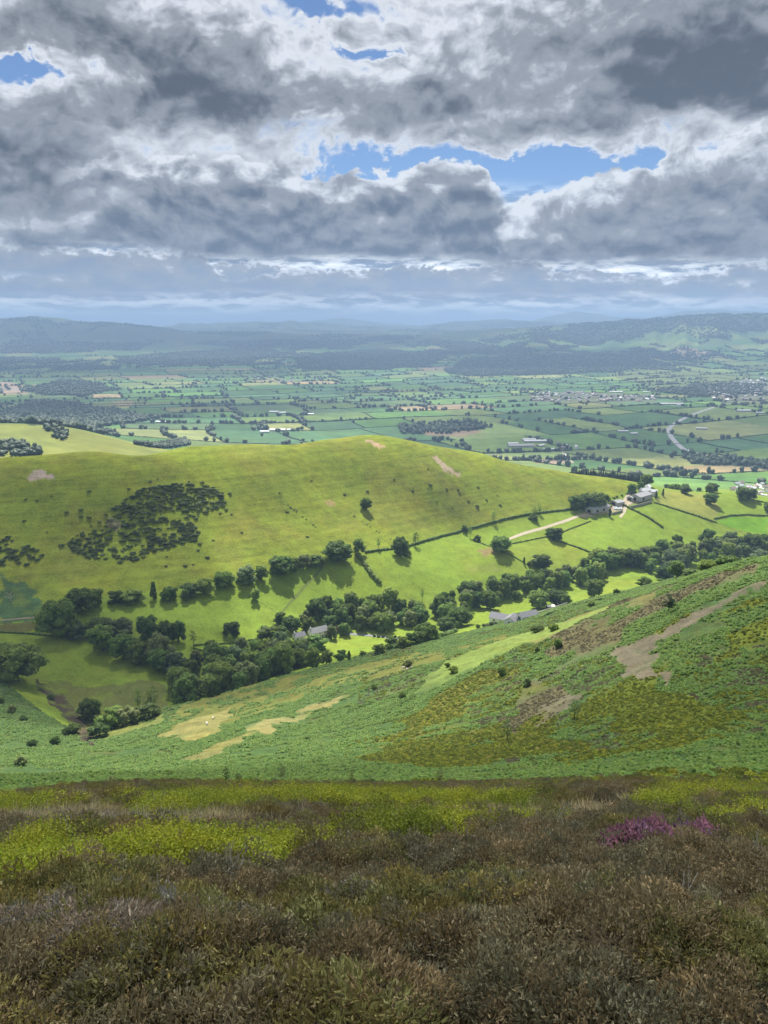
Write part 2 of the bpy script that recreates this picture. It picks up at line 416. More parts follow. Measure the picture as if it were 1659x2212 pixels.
# ------------------------------------------------------------------ fields of the vale: rows of uneven plots, bent by a slow warp
FA = rad(24.0); FCA, FSA = cos(FA), sin(FA)
def to_field(x, y):
    u = x*FCA + y*FSA; v = -x*FSA + y*FCA
    return (u + fbm(x/1400, y/1400, 2, 41)*170 + fbm(x/260, y/260, 2, 43)*22,
            v + fbm(x/1400+50, y/1400, 2, 47)*170 + fbm(x/260+9, y/260, 2, 49)*22)
def from_field(u, v):
    x = u*FCA - v*FSA; y = u*FSA + v*FCA
    for _ in range(14):
        a, b = to_field(x, y)
        x = x + ((u-a)*FCA - (v-b)*FSA)*0.8; y = y + ((u-a)*FSA + (v-b)*FCA)*0.8
    return x, y
_r = np.random.default_rng(11)
FROWS = [-16000.0]
while FROWS[-1] < 22000: FROWS.append(FROWS[-1] + _r.uniform(140, 330))
FROWS = np.array(FROWS)
FCUTS = []
for i in range(len(FROWS)):
    c = [-16000.0 + _r.uniform(0, 200)]
    while c[-1] < 22000: c.append(c[-1] + _r.uniform(150, 420))
    FCUTS.append(np.array(c))
def field_id(x, y):
    u, v = to_field(x, y)
    r = np.clip(np.searchsorted(FROWS, v)-1, 0, len(FROWS)-2)
    k = np.zeros(u.shape, int)
    for rr in np.unique(r):
        m = r == rr
        k[m] = np.searchsorted(FCUTS[rr], u[m])
    return r, k
GREENS = np.array([(.055,.115,.038),(.068,.130,.036),(.050,.102,.045),(.085,.135,.035),(.075,.120,.050),(.105,.145,.045),(.060,.125,.030),(.13,.15,.055),(.045,.095,.040)])
STRAW = np.array([(.26,.21,.11),(.22,.17,.10),(.20,.19,.07)])
def field_col(r, k, R):
    h = hash2(r, k, 77); h2 = hash2(r, k, 78)
    c = GREENS[(h*8.999).astype(int)]
    c = c*(1.0 + 0.7*h2)[:, None]
    st = h2 > 0.965
    c[st] = STRAW[(h[st]*2.999).astype(int)]
    return c
# woods of the vale and uplands, outlined on the ground
WOODS_P = [
 ([(960,800),(1000,775),(1130,762),(1290,770),(1420,778),(1440,790),(1350,803),(1150,812),(1000,815)], 1500),
 ([(0,880),(60,868),(140,872),(250,890),(330,905),(240,915),(180,930),(90,925),(0,905)], 1500),
 ([(40,838),(120,822),(235,830),(270,845),(180,858),(90,856)], 1500),
 ([(250,770),(480,755),(600,765),(560,782),(380,790),(260,786)], 1500),
 ([(620,770),(820,752),(960,760),(940,785),(820,800),(660,798)], 1500),
 ([(0,745),(150,738),(330,742),(300,756),(120,762),(0,764)], 1500),
 ([(430,742),(640,735),(800,742),(720,750),(520,752)], 1500),
 ([(1130,700),(1400,690),(1659,690),(1659,712),(1500,716),(1250,716)], 4000),
 ([(860,745),(1010,735),(1100,748),(980,758)], 3000),
 ([(1380,845),(1480,832),(1600,828),(1659,835),(1659,850),(1500,858)], 1500),
 ([(1330,760),(1450,755),(1560,765),(1480,775),(1380,772)], 3000),
 ([(850,912),(980,905),(1060,918),(1010,930),(880,932)], 1500),
 ([(1480,985),(1570,990),(1659,1005),(1659,1018),(1560,1003),(1490,997)], 1500),
]
WOODS = [hitpoly(p, rm) for p, rm in WOODS_P]
def in_woods(x, y):
    R = np.hypot(x, y)
    xx = x + fbm(x/300, y/300, 3, 61)*90; yy = y + fbm(x/300+7, y/300, 3, 63)*130
    m = np.zeros(x.shape, bool)
    for w in WOODS:
        if len(w) > 2: m |= inpoly(xx, yy, w)
    far = (R > 6500) & (fbm(x/700, y/900, 3, 67) + fbm(x/200, y/300, 2, 68)*0.45 > 0.17) & (R < 20000)
    return m | far
# ------------------------------------------------------------------ zones nearer by
EDGE_P = [(-250,1480,470),(0,1478,432),(100,1545,382),(180,1618,325),(250,1590,345),(350,1536,372),(550,1479,402),(850,1401,448),(1040,1363,475),(1150,1350,500),(1420,1255,462),(1560,1222,480),(1659,1203,490),(1900,1180,520)]
_e = np.array([at_depth(*p) for p in EDGE_P])
EDGE_PH = np.arctan2(_e[:, 0], _e[:, 1]); EDGE_R = np.hypot(_e[:, 0], _e[:, 1]) + 10
FOOT_P = [(-200,1345),(0,1345),(110,1322),(190,1298),(235,1290),(400,1268),(540,1246),(700,1214),(780,1192),(860,1184),(1000,1146),(1110,1118),(1235,1098),(1330,1072),(1385,1048)]
_f = np.array([hit(px, py, 420) for px, py in FOOT_P if px >= 0])
FOOT_PH = np.concatenate([[rad(-40)], np.arctan2(_f[:, 0], _f[:, 1]), [rad(22), rad(40)]])
FOOT_R = np.concatenate([[560], np.hypot(_f[:, 0], _f[:, 1]), [1250, 1300]])
ZONES = [   # outline in the view, nearest distance, colour, raggedness in metres, blotchiness
 ([(365,1560),(470,1502),(600,1466),(760,1436),(900,1411),(1100,1371),(1160,1374),(1040,1412),(860,1452),(700,1492),(560,1542),(450,1582),(360,1597)], 100, (.105,.115,.030), 7, .5),
 ([(358,1584),(430,1548),(505,1528),(520,1540),(470,1576),(420,1602),(368,1604)], 100, (.160,.155,.055), 14, .8),
 ([(545,1566),(640,1535),(742,1506),(738,1519),(650,1550),(565,1580)], 100, (.175,.165,.065), 9, .75),
 ([(405,1634),(470,1610),(540,1582),(566,1580),(500,1622),(425,1642)], 100, (.145,.145,.050), 10, .75),
 ([(1000,1225),(1070,1215),(1090,1230),(1020,1240)], 500, (.16,.20,.04), 3, .5),
 ([(1100,1390),(1200,1352),(1330,1300),(1440,1268),(1430,1285),(1320,1320),(1220,1362),(1120,1402)], 100, (.14,.145,.045), 9, .6),
 ([(850,1560),(900,1510),(1000,1455),(1080,1425),(1150,1430),(1150,1500),(1160,1580),(1050,1650),(900,1650),(830,1610)], 50, (.095,.098,.020), 24, .85),
 ([(1659,1212),(1500,1250),(1350,1297),(1200,1368),(1140,1430),(1130,1470),(1200,1480),(1290,1420),(1400,1350),(1520,1290),(1659,1240)], 50, (.088,.082,.042), 12, .7),
 ([(1140,1450),(1200,1450),(1230,1500),(1180,1570),(1140,1560),(1110,1500)], 50, (.088,.082,.042), 12, .8),
 ([(1659,1288),(1530,1345),(1440,1390),(1425,1432),(1480,1470),(1560,1480),(1659,1450)], 50, (.095,.118,.018), 18, .7),
 ([(1240,1470),(1330,1440),(1420,1478),(1380,1560),(1250,1640),(1150,1640),(1190,1560)], 50, (.085,.108,.018), 24, .85),
 ([(1659,1248),(1560,1298),(1450,1353),(1330,1405),(1325,1432),(1350,1452),(1420,1472),(1472,1472),(1432,1450),(1415,1412),(1440,1382),(1520,1342),(1600,1292),(1659,1264)], 50, (.130,.115,.078), 3, .3),
 ([(1150,1562),(1200,1512),(1265,1488),(1240,1522),(1172,1572)], 50, (.115,.105,.068), 4, .4),
 ([(860,1520),(960,1440),(1060,1392),(1200,1347),(1290,1319),(1335,1303),(1300,1326),(1200,1366),(1100,1402),(1000,1450),(920,1500)], 100, (.135,.185,.045), 9, .65),
 ([(70,1470),(90,1478),(150,1540),(210,1600),(330,1560),(380,1500),(330,1480),(180,1470)], 330, (.118,.135,.036), 10, .6),
 ([(70,1466),(120,1492),(190,1570),(215,1612),(195,1612),(150,1560),(95,1502)], 300, (.06,.048,.032), 4, .6),
 ([(0,1235),(60,1265),(112,1322),(60,1342),(0,1346)], 500, (.055,.105,.042), 5, .4),
 ([(0,1350),(60,1345),(150,1350),(150,1362),(0,1366)], 450, (.10,.10,.03), 3, .3),
 ([(58,1036),(72,1016),(98,1018),(122,1034)], 600, (.30,.25,.22), 2, .2),
 ([(228,1133),(240,1122),(256,1125),(262,1136),(240,1142)], 600, (.22,.20,.12), 2, .3),
 ([(930,986),(944,986),(968,1008),(996,1024),(990,1031),(962,1020),(945,1002)], 600, (.34,.27,.19), 2, .6),
 ([(785,951),(800,950),(832,964),(818,969),(800,958)], 600, (.34,.26,.17), 2, .4),
 ([(700,1085),(715,1078),(730,1092),(718,1096)], 600, (.24,.19,.08), 2, .4),
 ([(1030,1190),(1060,1183),(1072,1193),(1045,1203)], 600, (.22,.17,.08), 2, .5),
 ([(1412,1087),(1440,1058),(1530,1068),(1560,1100),(1543,1122),(1480,1108)], 600, (.190,.205,.045), 2, .3),
 ([(1546,1129),(1575,1116),(1659,1116),(1659,1152),(1612,1149)], 600, (.105,.225,.014), 1.5, .1),
 ([(1100,1200),(1110,1178),(1195,1163),(1290,1200),(1240,1235),(1160,1222)], 500, (.17,.22,.03), 2, .3),
 ([(1660,1055),(1560,1056),(1500,1060),(1560,1100),(1659,1110)], 600, (.15,.215,.025), 3, .3),
 ([(900,925),(985,922),(1045,932),(1000,944),(920,940)], 1500, (.25,.19,.12), 4, .1),
 ([(1150,992),(1220,992),(1240,1001),(1160,1001)], 1500, (.27,.19,.14), 3, .1),
 ([(0,824),(35,828),(60,850),(0,852)], 1500, (.24,.19,.15), 6, .1),
 ([(1440,762),(1500,753),(1540,762),(1480,772)], 3000, (.25,.2,.14), 10, .1),
 ([(240,868),(280,862),(296,874),(262,880)], 1500, (.22,.2,.1), 5, .1),
 ([(1245,1113),(1275,1104),(1330,1090),(1345,1082),(1372,1076),(1400,1068),(1415,1074),(1380,1084),(1356,1093),(1346,1101),(1300,1109),(1262,1119)], 600, (.36,.29,.21), 1.5, .3),
 ([(1100,1334),(1140,1322),(1180,1318),(1186,1326),(1150,1335),(1110,1344)], 450, (.26,.24,.21), 1, .1),
 ([(1140,848),(1260,846),(1420,854),(1420,868),(1260,872),(1150,868)], 1500, (.10,.11,.075), 15, .5),
 ([(1524,842),(1600,822),(1659,818),(1659,874),(1560,872)], 1500, (.11,.11,.08), 15, .5),
 ([(1440,722),(1500,706),(1560,712),(1600,724),(1510,734)], 4000, (.12,.16,.05), 20, .3),
 ([(1310,810),(1400,788),(1530,800),(1640,808),(1560,835),(1420,838)], 1500, (.11,.145,.05), 10, .2),
 ([(0,1772),(300,1767),(700,1772),(1000,1756),(1300,1744),(1659,1722),(1659,1734),(1300,1758),(1000,1776),(700,1794),(300,1793),(0,1798)], 4, (.20,.175,.10), .25, .3),
]
ZW = [(hitpoly(p, rm), c, rg, bl) for p, rm, c, rg, bl in ZONES]
def base_col(x, y):
    R = np.hypot(x, y); ph = np.arctan2(x, y)
    c = np.zeros(x.shape+(3,))
    re = np.interp(ph, EDGE_PH, EDGE_R); rf = np.interp(ph, FOOT_PH, FOOT_R)
    nz = fbm(x/45, y/45, 4, 71); nz2 = fbm(x/12, y/12, 4, 73)
    reg = np.zeros(x.shape, int)                                  # 0 moor 1 bracken 2 fields 3 hill 4 vale
    reg[R > 40 + nz*6] = 1
    reg[R > re] = 2
    reg[R > rf] = 3
    reg[R > np.interp(ph, [rad(11), rad(17), rad(23), rad(30)], [1150, 1190, 1270, 1330])] = 4
    pal = np.array([(.040,.032,.022),(.054,.094,.030),(.145,.212,.025),(.150,.192,.021),(.07,.12,.04)])
    c[:] = pal[reg]
    m = reg == 0
    k = sstep(fbm(x/3.0, y/3.0, 3, 75), .0, .3)[..., None]
    c = np.where(m[..., None], c*(1-k)+np.array((.075,.085,.018))*k*0.8, c)
    m = (reg == 1)
    k = sstep(nz2 + nz*.6, .1, .5)[..., None]*.6
    c = np.where(m[..., None], c*(1-k)+np.array((.085,.10,.034))*k, c)
    m = (reg == 2)
    k = sstep(nz + nz2*.4, -.1, .5)[..., None]*.5
    c = np.where(m[..., None], c*(1-k)+np.array((.168,.205,.03))*k, c)
    m = (reg == 3)
    k = sstep(nz + nz2*.5, -.2, .5)[..., None]*.7
    c = np.where(m[..., None], c*(1-k)+np.array((.155,.168,.028))*k, c)
    m = reg == 4
    xs, ys = x[m], y[m]
    fr, fk = field_id(xs, ys)
    fc = field_col(fr, fk, R[m])
    fc = np.where(((R[m] < 1750) & (xs < 150))[:, None], np.array((.15,.175,.045)), fc)
    wd = in_woods(xs, ys)
    fc[wd] = (.030,.052,.024)
    fc = fc*(1 + 0.25*nz[m][:, None])
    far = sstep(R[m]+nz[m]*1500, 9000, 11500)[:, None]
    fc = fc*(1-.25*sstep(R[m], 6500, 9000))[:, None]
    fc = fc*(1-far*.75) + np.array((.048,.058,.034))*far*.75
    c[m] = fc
    for poly, col, rg, bl in ZW:
        if len(poly) < 3: continue
        lo, hi_ = poly.min(0)-rg*2, poly.max(0)+rg*2
        s = np.nonzero((x > lo[0]) & (x < hi_[0]) & (y > lo[1]) & (y < hi_[1]))
        if len(s[0]) == 0: continue
        xs, ys = x[s], y[s]
        sc = max(rg, .3)
        ins = inpoly(xs + fbm(xs/sc/2.2, ys/sc/2.2, 3, 81)*rg, ys + fbm(xs/sc/2.2+31, ys/sc/2.2, 3, 83)*rg*1.6, poly)
        k = ins*np.clip(1 - bl*sstep(fbm(xs/sc/1.5+5, ys/sc/1.5, 4, 85), .0, .5), 0, 1)
        c[s] = c[s]*(1-k[:, None]) + np.array(col)*k[:, None]
    return c, reg
# ------------------------------------------------------------------ ground meshes
def mesh_np(name, verts, faces, mats, smooth_=True, matidx=None):
    me = bpy.data.meshes.new(name)
    verts = np.asarray(verts, np.float32); faces = np.asarray(faces, np.int32)
    k = faces.shape[1]
    me.vertices.add(len(verts)); me.vertices.foreach_set('co', verts.ravel())
    me.loops.add(faces.size); me.loops.foreach_set('vertex_index', faces.ravel())
    me.polygons.add(len(faces)); me.polygons.foreach_set('loop_start', np.arange(0, faces.size, k, dtype=np.int32))
    if smooth_: me.polygons.foreach_set('use_smooth', np.ones(len(faces), bool))
    for m in mats: me.materials.append(m)
    if matidx is not None: me.polygons.foreach_set('material_index', np.asarray(matidx, np.int32))
    me.update(calc_edges=True)
    return me
def link(name, me, parent=None, kind=None, label=None, cat=None, group=None):
    o = bpy.data.objects.new(name, me); COL.objects.link(o)
    if parent is not None: o.parent = parent
    if kind: o['kind'] = kind
    if label: o['label'] = label
    if cat: o['category'] = cat
    if group: o['group'] = group
    return o
def new_mat(name):
    m = bpy.data.materials.new(name); m.use_nodes = True
    n = m.node_tree; E.nt = n
    b = n.nodes['Principled BSDF']
    return m, n, b
def spec0(b, rough=0.9, spec=0.15):
    b.inputs['Roughness'].default_value = rough
    b.inputs['Specular IOR Level'].default_value = spec
def ground_mat(name, scales, amt, bumpd, bscale, tint=(1.06, 1.0, .9), terr=0.0):
    m, n, b = new_mat(name); spec0(b, .95, .05)
    at = n.nodes.new('ShaderNodeAttribute'); at.attribute_name = 'Col'
    tcn = n.nodes.new('ShaderNodeTexCoord'); P = tcn.outputs['Object']
    f = None
    for s, a in scales:
        t = (noise(P, s, 4, .6)-0.5)*a
        f = t if f is None else f + t
    if terr:                                   # sheep-trodden terraces follow the contours
        mp = n.nodes.new('ShaderNodeMapping'); mp.inputs['Scale'].default_value = (.018, .018, .42); n.links.new(P, mp.inputs['Vector'])
        f = f + (noise(mp.outputs[0], 1.0, 3, .6)-0.5)*terr
    f = emax(1.0 + f*amt, 0.15)
    sc_ = n.nodes.new('ShaderNodeVectorMath'); sc_.operation = 'SCALE'
    n.links.new(at.outputs['Color'], sc_.inputs[0]); E.put(sc_.inputs['Scale'], f)
    tn = n.nodes.new('ShaderNodeVectorMath'); tn.operation = 'MULTIPLY'
    n.links.new(sc_.outputs[0], tn.inputs[0]); tn.inputs[1].default_value = tint
    c = mixc(smooth(noise(P, scales[0][0]*1.7, 5, .6), .42, .66), sc_.outputs[0], tn.outputs[0])
    n.links.new(c, b.inputs['Base Color'])
    bp = n.nodes.new('ShaderNodeBump'); bp.inputs['Distance'].default_value = bumpd; bp.inputs['Strength'].default_value = 0.8
    E.put(bp.inputs['Height'], noise(P, bscale, 5, .65)); n.links.new(bp.outputs[0], b.inputs['Normal'])
    return m
M_MOOR = ground_mat('moor_ground', ((1.2,1.2),(9,1.4)), 1.0, .05, 14)
M_BRACKEN = ground_mat('bracken_ground', ((.03,.7),(.25,1.3),(1.4,1.2)), 1.0, .5, 1.1)
M_GRASS = ground_mat('pasture_ground', ((.012,.5),(.09,1.0),(.6,1.1)), .9, .3, .9)
M_HILL = ground_mat('hill_grass', ((.016,.9),(.10,1.2),(.8,1.2)), .9, .9, .45, (1.10, 1.0, .9), 1.0)
M_VALE = ground_mat('vale_ground', ((.002,.5),(.012,.8),(.06,.5)), .9, .6, .05, (1.15, 1.04, .85))
ZTOP = 0
def build_ground():
    lr = np.concatenate([np.linspace(log(.95), log(20), 110)[:-1], np.linspace(log(20), log(330), 215)[:-1], np.linspace(log(330), log(1320), 330)[:-1],
                         np.linspace(log(1320), log(9000), 230)[:-1], np.linspace(log(9000), log(47000), 110)])
    ph = np.concatenate([np.linspace(-pi, rad(-33), 60)[:-1], np.linspace(rad(-33), rad(33), 640), np.linspace(rad(33), pi, 61)[1:]])
    L, P = np.meshgrid(lr, ph, indexing='ij')
    R = np.exp(L); X = R*np.sin(P); Y = R*np.cos(P)
    Z = ground(X, Y)
    C, reg = base_col(X, Y)
    nr, npn = X.shape
    global ZTOP
    ZTOP = float(Z.max())
    V = np.stack([X, Y, Z], -1).reshape(-1, 3); Cf = C.reshape(-1, 3)
    i = np.arange(nr-1)[:, None]*npn + np.arange(npn-1)[None]
    F = np.stack([i, i+1, i+1+npn, i+npn], -1).reshape(-1, 4)[:, ::-1]
    rg = reg[:-1, :-1].reshape(-1).copy()
    Rf = R[:-1, :-1].reshape(-1)
    rg[(rg == 4) & (Rf > 10500)] = 5
    for k, nm, mt in ((0,'moorland_slope',M_MOOR),(1,'bracken_hillside',M_BRACKEN),(2,'valley_pasture',M_GRASS),(3,'grassy_hill',M_HILL),(4,'vale',M_VALE),(5,'distant_hills',M_VALE)):
        f = F[rg == k]
        used, inv_ = np.unique(f, return_inverse=True)
        me = mesh_np(nm, V[used], inv_.reshape(f.shape), [mt])
        a = me.color_attributes.new('Col', 'FLOAT_COLOR', 'POINT')
        a.data.foreach_set('color', np.concatenate([Cf[used], np.ones((len(used), 1))], 1).astype(np.float32).ravel())
        link(nm, me, kind='structure')
    # cap under the viewer's feet
    n = npn-1
    me = mesh_np('moorland_slope', np.concatenate([V[:n], [[0, 0, float(ground(0, .3))]]]), [(j, (j+1) % n, n) for j in range(n)][::1], [M_MOOR])
    a = me.color_attributes.new('Col', 'FLOAT_COLOR', 'POINT')
    a.data.foreach_set('color', np.tile(np.array((.04,.032,.022,1), np.float32), n+1))
    link('moorland_footing', me, kind='structure')
build_ground()
# ------------------------------------------------------------------ air: one even, closed box of haze round the whole scene
def build_haze():
    s = 49500.0; z0, z1 = -420.0, ZTOP + 20
    v = [(-s,-s,z0),(s,-s,z0),(s,s,z0),(-s,s,z0),(-s,-s,z1),(s,-s,z1),(s,s,z1),(-s,s,z1)]
    f = [(3,2,1,0),(4,5,6,7),(0,1,5,4),(1,2,6,5),(2,3,7,6),(3,0,4,7)]
    m = bpy.data.materials.new('haze'); m.use_nodes = True
    n = m.node_tree; n.nodes.clear()
    o = n.nodes.new('ShaderNodeOutputMaterial'); p = n.nodes.new('ShaderNodeVolumePrincipled')
    p.inputs['Color'].default_value = (.42, .62, .92, 1)
    p.inputs['Density'].default_value = HAZE
    p.inputs['Anisotropy'].default_value = 0.0
    n.links.new(p.outputs[0], o.inputs['Volume'])
    me = mesh_np('haze', v, f, [m], False)
    link('haze', me, kind='stuff')
HAZE = 0.0001
build_haze()
# ------------------------------------------------------------------ unseen clouds added towards the sun to shade the land (they hang above the picture)
def cloud_mat():
    m = bpy.data.materials.new('cloud_vapour'); m.use_nodes = True
    n = m.node_tree; n.nodes.clear()
    o = n.nodes.new('ShaderNodeOutputMaterial'); p = n.nodes.new('ShaderNodeVolumePrincipled')
    p.inputs['Color'].default_value = (.97, .98, 1.0, 1); p.inputs['Density'].default_value = 1.0
    p.inputs['Anisotropy'].default_value = 0.7
    n.links.new(p.outputs[0], o.inputs['Volume'])
    return m, p
def icosphere(sub):
    bm = bmesh.new(); bmesh.ops.create_icosphere(bm, subdivisions=sub, radius=1.0)
    v = np.array([w.co[:] for w in bm.verts]); f = np.array([[w.index for w in q.verts] for q in bm.faces]); bm.free()
    return v, f
ICO4 = icosphere(4)
def noise3(v, s, seed):
    return (fbm(v[:,0]*s+seed*3.1, v[:,1]*s+v[:,2]*s*1.7, 4, seed) + fbm(v[:,1]*s*1.1+7, v[:,2]*s-v[:,0]*s*.6+seed, 4, seed+5))*.7
CN = ['over the viewer\'s heather slope','over the left end of the grassy hill','over the right half of the near vale','over the left half of the near vale','over the left meadow','over the middle of the vale','over the left uplands','over the middle uplands','over the right uplands','over the far left country','over the far right country']
def shade_cloud(gx, gy, rx, ry, t, od, rot=0.0, seed=1, thick=.30):
    """a lumpy cloud t metres up the sun's rays from a place on the ground; rx, ry the size of its shade"""
    g = np.array([gx, gy, float(ground(gx, gy))])
    c = g + SUN_DIR*t
    v, f = ICO4
    n = v*(1 + 0.30*noise3(v, 1.2, seed) + 0.14*noise3(v, 3.2, seed+9))[:, None]
    hz = min(rx, ry)*thick
    x, y, z = n[:,0]*rx, n[:,1]*ry, np.where(n[:,2] < 0, n[:,2]*.35, n[:,2]*1.3)*hz
    ca, sa = cos(rad(rot)), sin(rad(rot))
    me = mesh_np('cloud', np.stack([c[0]+x*ca-y*sa, c[1]+x*sa+y*ca, c[2]+z], -1), f, [], True)
    m, p = cloud_mat(); p.inputs['Density'].default_value = od/(hz*1.6)*SUN_DIR[2]
    me.materials.append(m)
    link('cloud', me, label='unseen cloud added up-sun to cast the shade '+CN[len([o for o in bpy.data.objects if o.name.startswith('cloud')]) % len(CN)], cat='cloud', group='clouds overhead')
CLOUDS = [
 # gx, gy, rx, ry, distance up the rays, optical depth, rot, seed
 (40, 70, 260, 170, 1700, 0.90, 5, 1),           # over the viewer's hillside
 (-330, 590, 230, 170, 1500, 1.2, -10, 2),      # over the left end of the grassy hill
 (1150, 2900, 1300, 760, 5200, 1.28, 0, 3),
 (-1500, 3500, 1500, 650, 6200, 1.20, 8, 4),
 (-190, 455, 260, 120, 1500, 0.95, -8, 12),
 (-300, 4700, 900, 420, 6600, 0.88, 4, 5),
 (-2600, 6300, 2300, 1150, 9500, 1.44, 0, 6),
 (900, 7300, 2300, 1100, 10500, 1.28, 0, 7),
 (4200, 6300, 1800, 900, 9800, 0.96, 0, 8),
 (-1500, 10500, 4200, 1700, 13500, 1.44, 0, 9),
 (5200, 10800, 3200, 1500, 13500, 1.28, 0, 10),
]
for c_ in CLOUDS: shade_cloud(*c_)
# ------------------------------------------------------------------ leaf, bark and plant materials
def leaf_mat(name, col, var=.5, transl=.58):
    m, n, b = new_mat(name); spec0(b, .6, .25)
    oi = n.nodes.new('ShaderNodeObjectInfo')
    at = n.nodes.new('ShaderNodeAttribute'); at.attribute_name = 'shade'
    k = E(oi.outputs['Random'])
    sc_ = n.nodes.new('ShaderNodeVectorMath'); sc_.operation = 'SCALE'
    dk = tuple(c*q for c, q in zip(col, (.78, .92, .95))); lt = tuple(c*q for c, q in zip(col, (1.14, 1.05, .92)))
    n.links.new(mixc(E.math('FRACT', k*7.31), dk, lt), sc_.inputs[0])
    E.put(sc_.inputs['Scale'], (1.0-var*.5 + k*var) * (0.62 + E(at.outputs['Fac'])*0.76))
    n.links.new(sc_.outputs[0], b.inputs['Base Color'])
    tr = n.nodes.new('ShaderNodeBsdfTranslucent'); n.links.new(sc_.outputs[0], tr.inputs[0])
    mx = n.nodes.new('ShaderNodeMixShader'); mx.inputs[0].default_value = transl
    n.links.new(b.outputs[0], mx.inputs[1]); n.links.new(tr.outputs[0], mx.inputs[2])
    n.links.new(mx.outputs[0], n.nodes['Material Output'].inputs[0])
    return m
def plain_mat(name, col, rough=.9, var=.3, scale=1.5, spec=.1, metal=0.0):
    m, n, b = new_mat(name); spec0(b, rough, spec); b.inputs['Metallic'].default_value = metal
    tcn = n.nodes.new('ShaderNodeTexCoord')
    f = 1.0 + (noise(tcn.outputs['Object'], scale, 5, .65)-0.5)*2*var
    sc_ = n.nodes.new('ShaderNodeVectorMath'); sc_.operation = 'SCALE'
    sc_.inputs[0].default_value = col; E.put(sc_.inputs['Scale'], f)
    n.links.new(sc_.outputs[0], b.inputs['Base Color'])
    return m
LEAF = {k: leaf_mat('leaves_'+k, c) for k, c in dict(dark=(.118,.178,.044), mid=(.170,.245,.054), grey=(.200,.250,.105), light=(.215,.300,.072), yellow=(.19,.22,.034), needle=(.042,.070,.035), gorse=(.100,.145,.050)).items()}
BARK = plain_mat('bark', (.10,.085,.065), .9, .4, 3)
DEADWOOD = plain_mat('dead_wood', (.42,.39,.34), .8, .2, 3)

# ------------------------------------------------------------------ tree builder: tapered trunk with limbs, crown of many leaf clumps
def tube(pts, rads, n=6):
    pts = [np.array(p, float) for p in pts]; V, F = [], []
    for i, p in enumerate(pts):
        d = pts[min(i+1, len(pts)-1)]-pts[max(i-1, 0)]; d = d/(np.linalg.norm(d)+1e-9)
        a = np.cross(d, (0.31, .95, .1)); a /= np.linalg.norm(a)+1e-9; b = np.cross(d, a)
        for k in range(n):
            t = 2*pi*k/n; V.append(p + (a*cos(t)+b*sin(t))*rads[i])
    for i in range(len(pts)-1):
        for k in range(n):
            F.append((i*n+k, i*n+(k+1) % n, (i+1)*n+(k+1) % n, (i+1)*n+k))
    return V, F
def join(parts):
    V, F, o = [], [], 0
    for v, f in parts:
        V += [np.array(q) for q in v]; F += [tuple(i+o for i in q) for q in f]; o += len(v)
    return np.array(V), F
def leaf_quads(C, N, size, rng, aspect=1.0):
    """a bent leaf clump (two triangles) at each point C facing roughly N"""
    n = len(C)
    N = N + rng.normal(0, .45, (n, 3)); N /= np.linalg.norm(N, axis=1)[:, None]
    T = np.cross(N, rng.normal(0, 1, (n, 3))); T /= np.linalg.norm(T, axis=1)[:, None]+1e-9
    B = np.cross(N, T)
    s = size*rng.uniform(.6, 1.3, n)[:, None]
    q = [C - T*s*.9, C - B*s*.6*aspect + N*s*.12, C + T*s*.9 - N*s*.2, C + B*s*.6*aspect + N*s*.12]
    V = np.stack(q, 1).reshape(-1, 3)
    i = np.arange(n)[:, None]*4
    F = np.concatenate([i+np.array([[0,1,2]]), i+np.array([[0,2,3]])])
    return V, F
ICO1 = icosphere(1); ICO2 = icosphere(2)
def crown_mesh(name, lobes, nleaf, size, mat, rng, aspect=1.0, core=.80):
    """lobes: (centre, radii)"""
    Vs, Fs, S, o = [], [], [], 0
    for c, r in lobes:
        c = np.array(c); r = np.array(r)
        if core:
            v, f = ICO2
            vv = c + v*r*core*(1+rng.uniform(-.16, .16, len(v)))[:, None]
            Vs.append(vv); Fs.append(f+o); S.append(rng.uniform(.2, .8, len(vv))); o += len(vv)
        d = rng.normal(0, 1, (nleaf, 3)); d /= np.linalg.norm(d, axis=1)[:, None]
        d[:, 2] = np.where(d[:, 2] < -.45, -d[:, 2], d[:, 2])
        C = c + d*r*rng.uniform(.82, 1.08, nleaf)[:, None]
        v, f = leaf_quads(C, d, size, rng, aspect)
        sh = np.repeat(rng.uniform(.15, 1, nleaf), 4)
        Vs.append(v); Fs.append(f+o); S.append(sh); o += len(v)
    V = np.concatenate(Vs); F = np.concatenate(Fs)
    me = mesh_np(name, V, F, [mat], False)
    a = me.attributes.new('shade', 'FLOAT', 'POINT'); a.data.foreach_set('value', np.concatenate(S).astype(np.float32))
    return me
def limbs(h, spread, rng, n=7, r0=.045, base=.22):
    parts = [tube([(0,0,-.06*h),(0.01*h,0,.15*h),(rng.uniform(-.02,.02)*h,rng.uniform(-.02,.02)*h,.45*h),(0,0,.8*h)], [r0*h*1.25, r0*h*.9, r0*h*.6, r0*h*.15], 7)]
    for k in range(n):
        a = 2*pi*k/n + rng.uniform(-.3, .3); z0 = h*rng.uniform(base, .55); L = spread*rng.uniform(.5, .85)
        parts.append(tube([(0,0,z0),(cos(a)*L*.5, sin(a)*L*.5, z0+h*.12),(cos(a)*L, sin(a)*L, z0+h*rng.uniform(.18,.32))], [r0*h*.4, r0*h*.25, r0*h*.07], 5))
    return join(parts)
def quadmesh(name, V, F, mats, smooth_=True):
    me = bpy.data.meshes.new(name); me.from_pydata([tuple(v) for v in V], [], [tuple(f) for f in F])
    for m in mats: me.materials.append(m)
    if smooth_:
        for p in me.polygons: p.use_smooth = True
    me.update(); return me
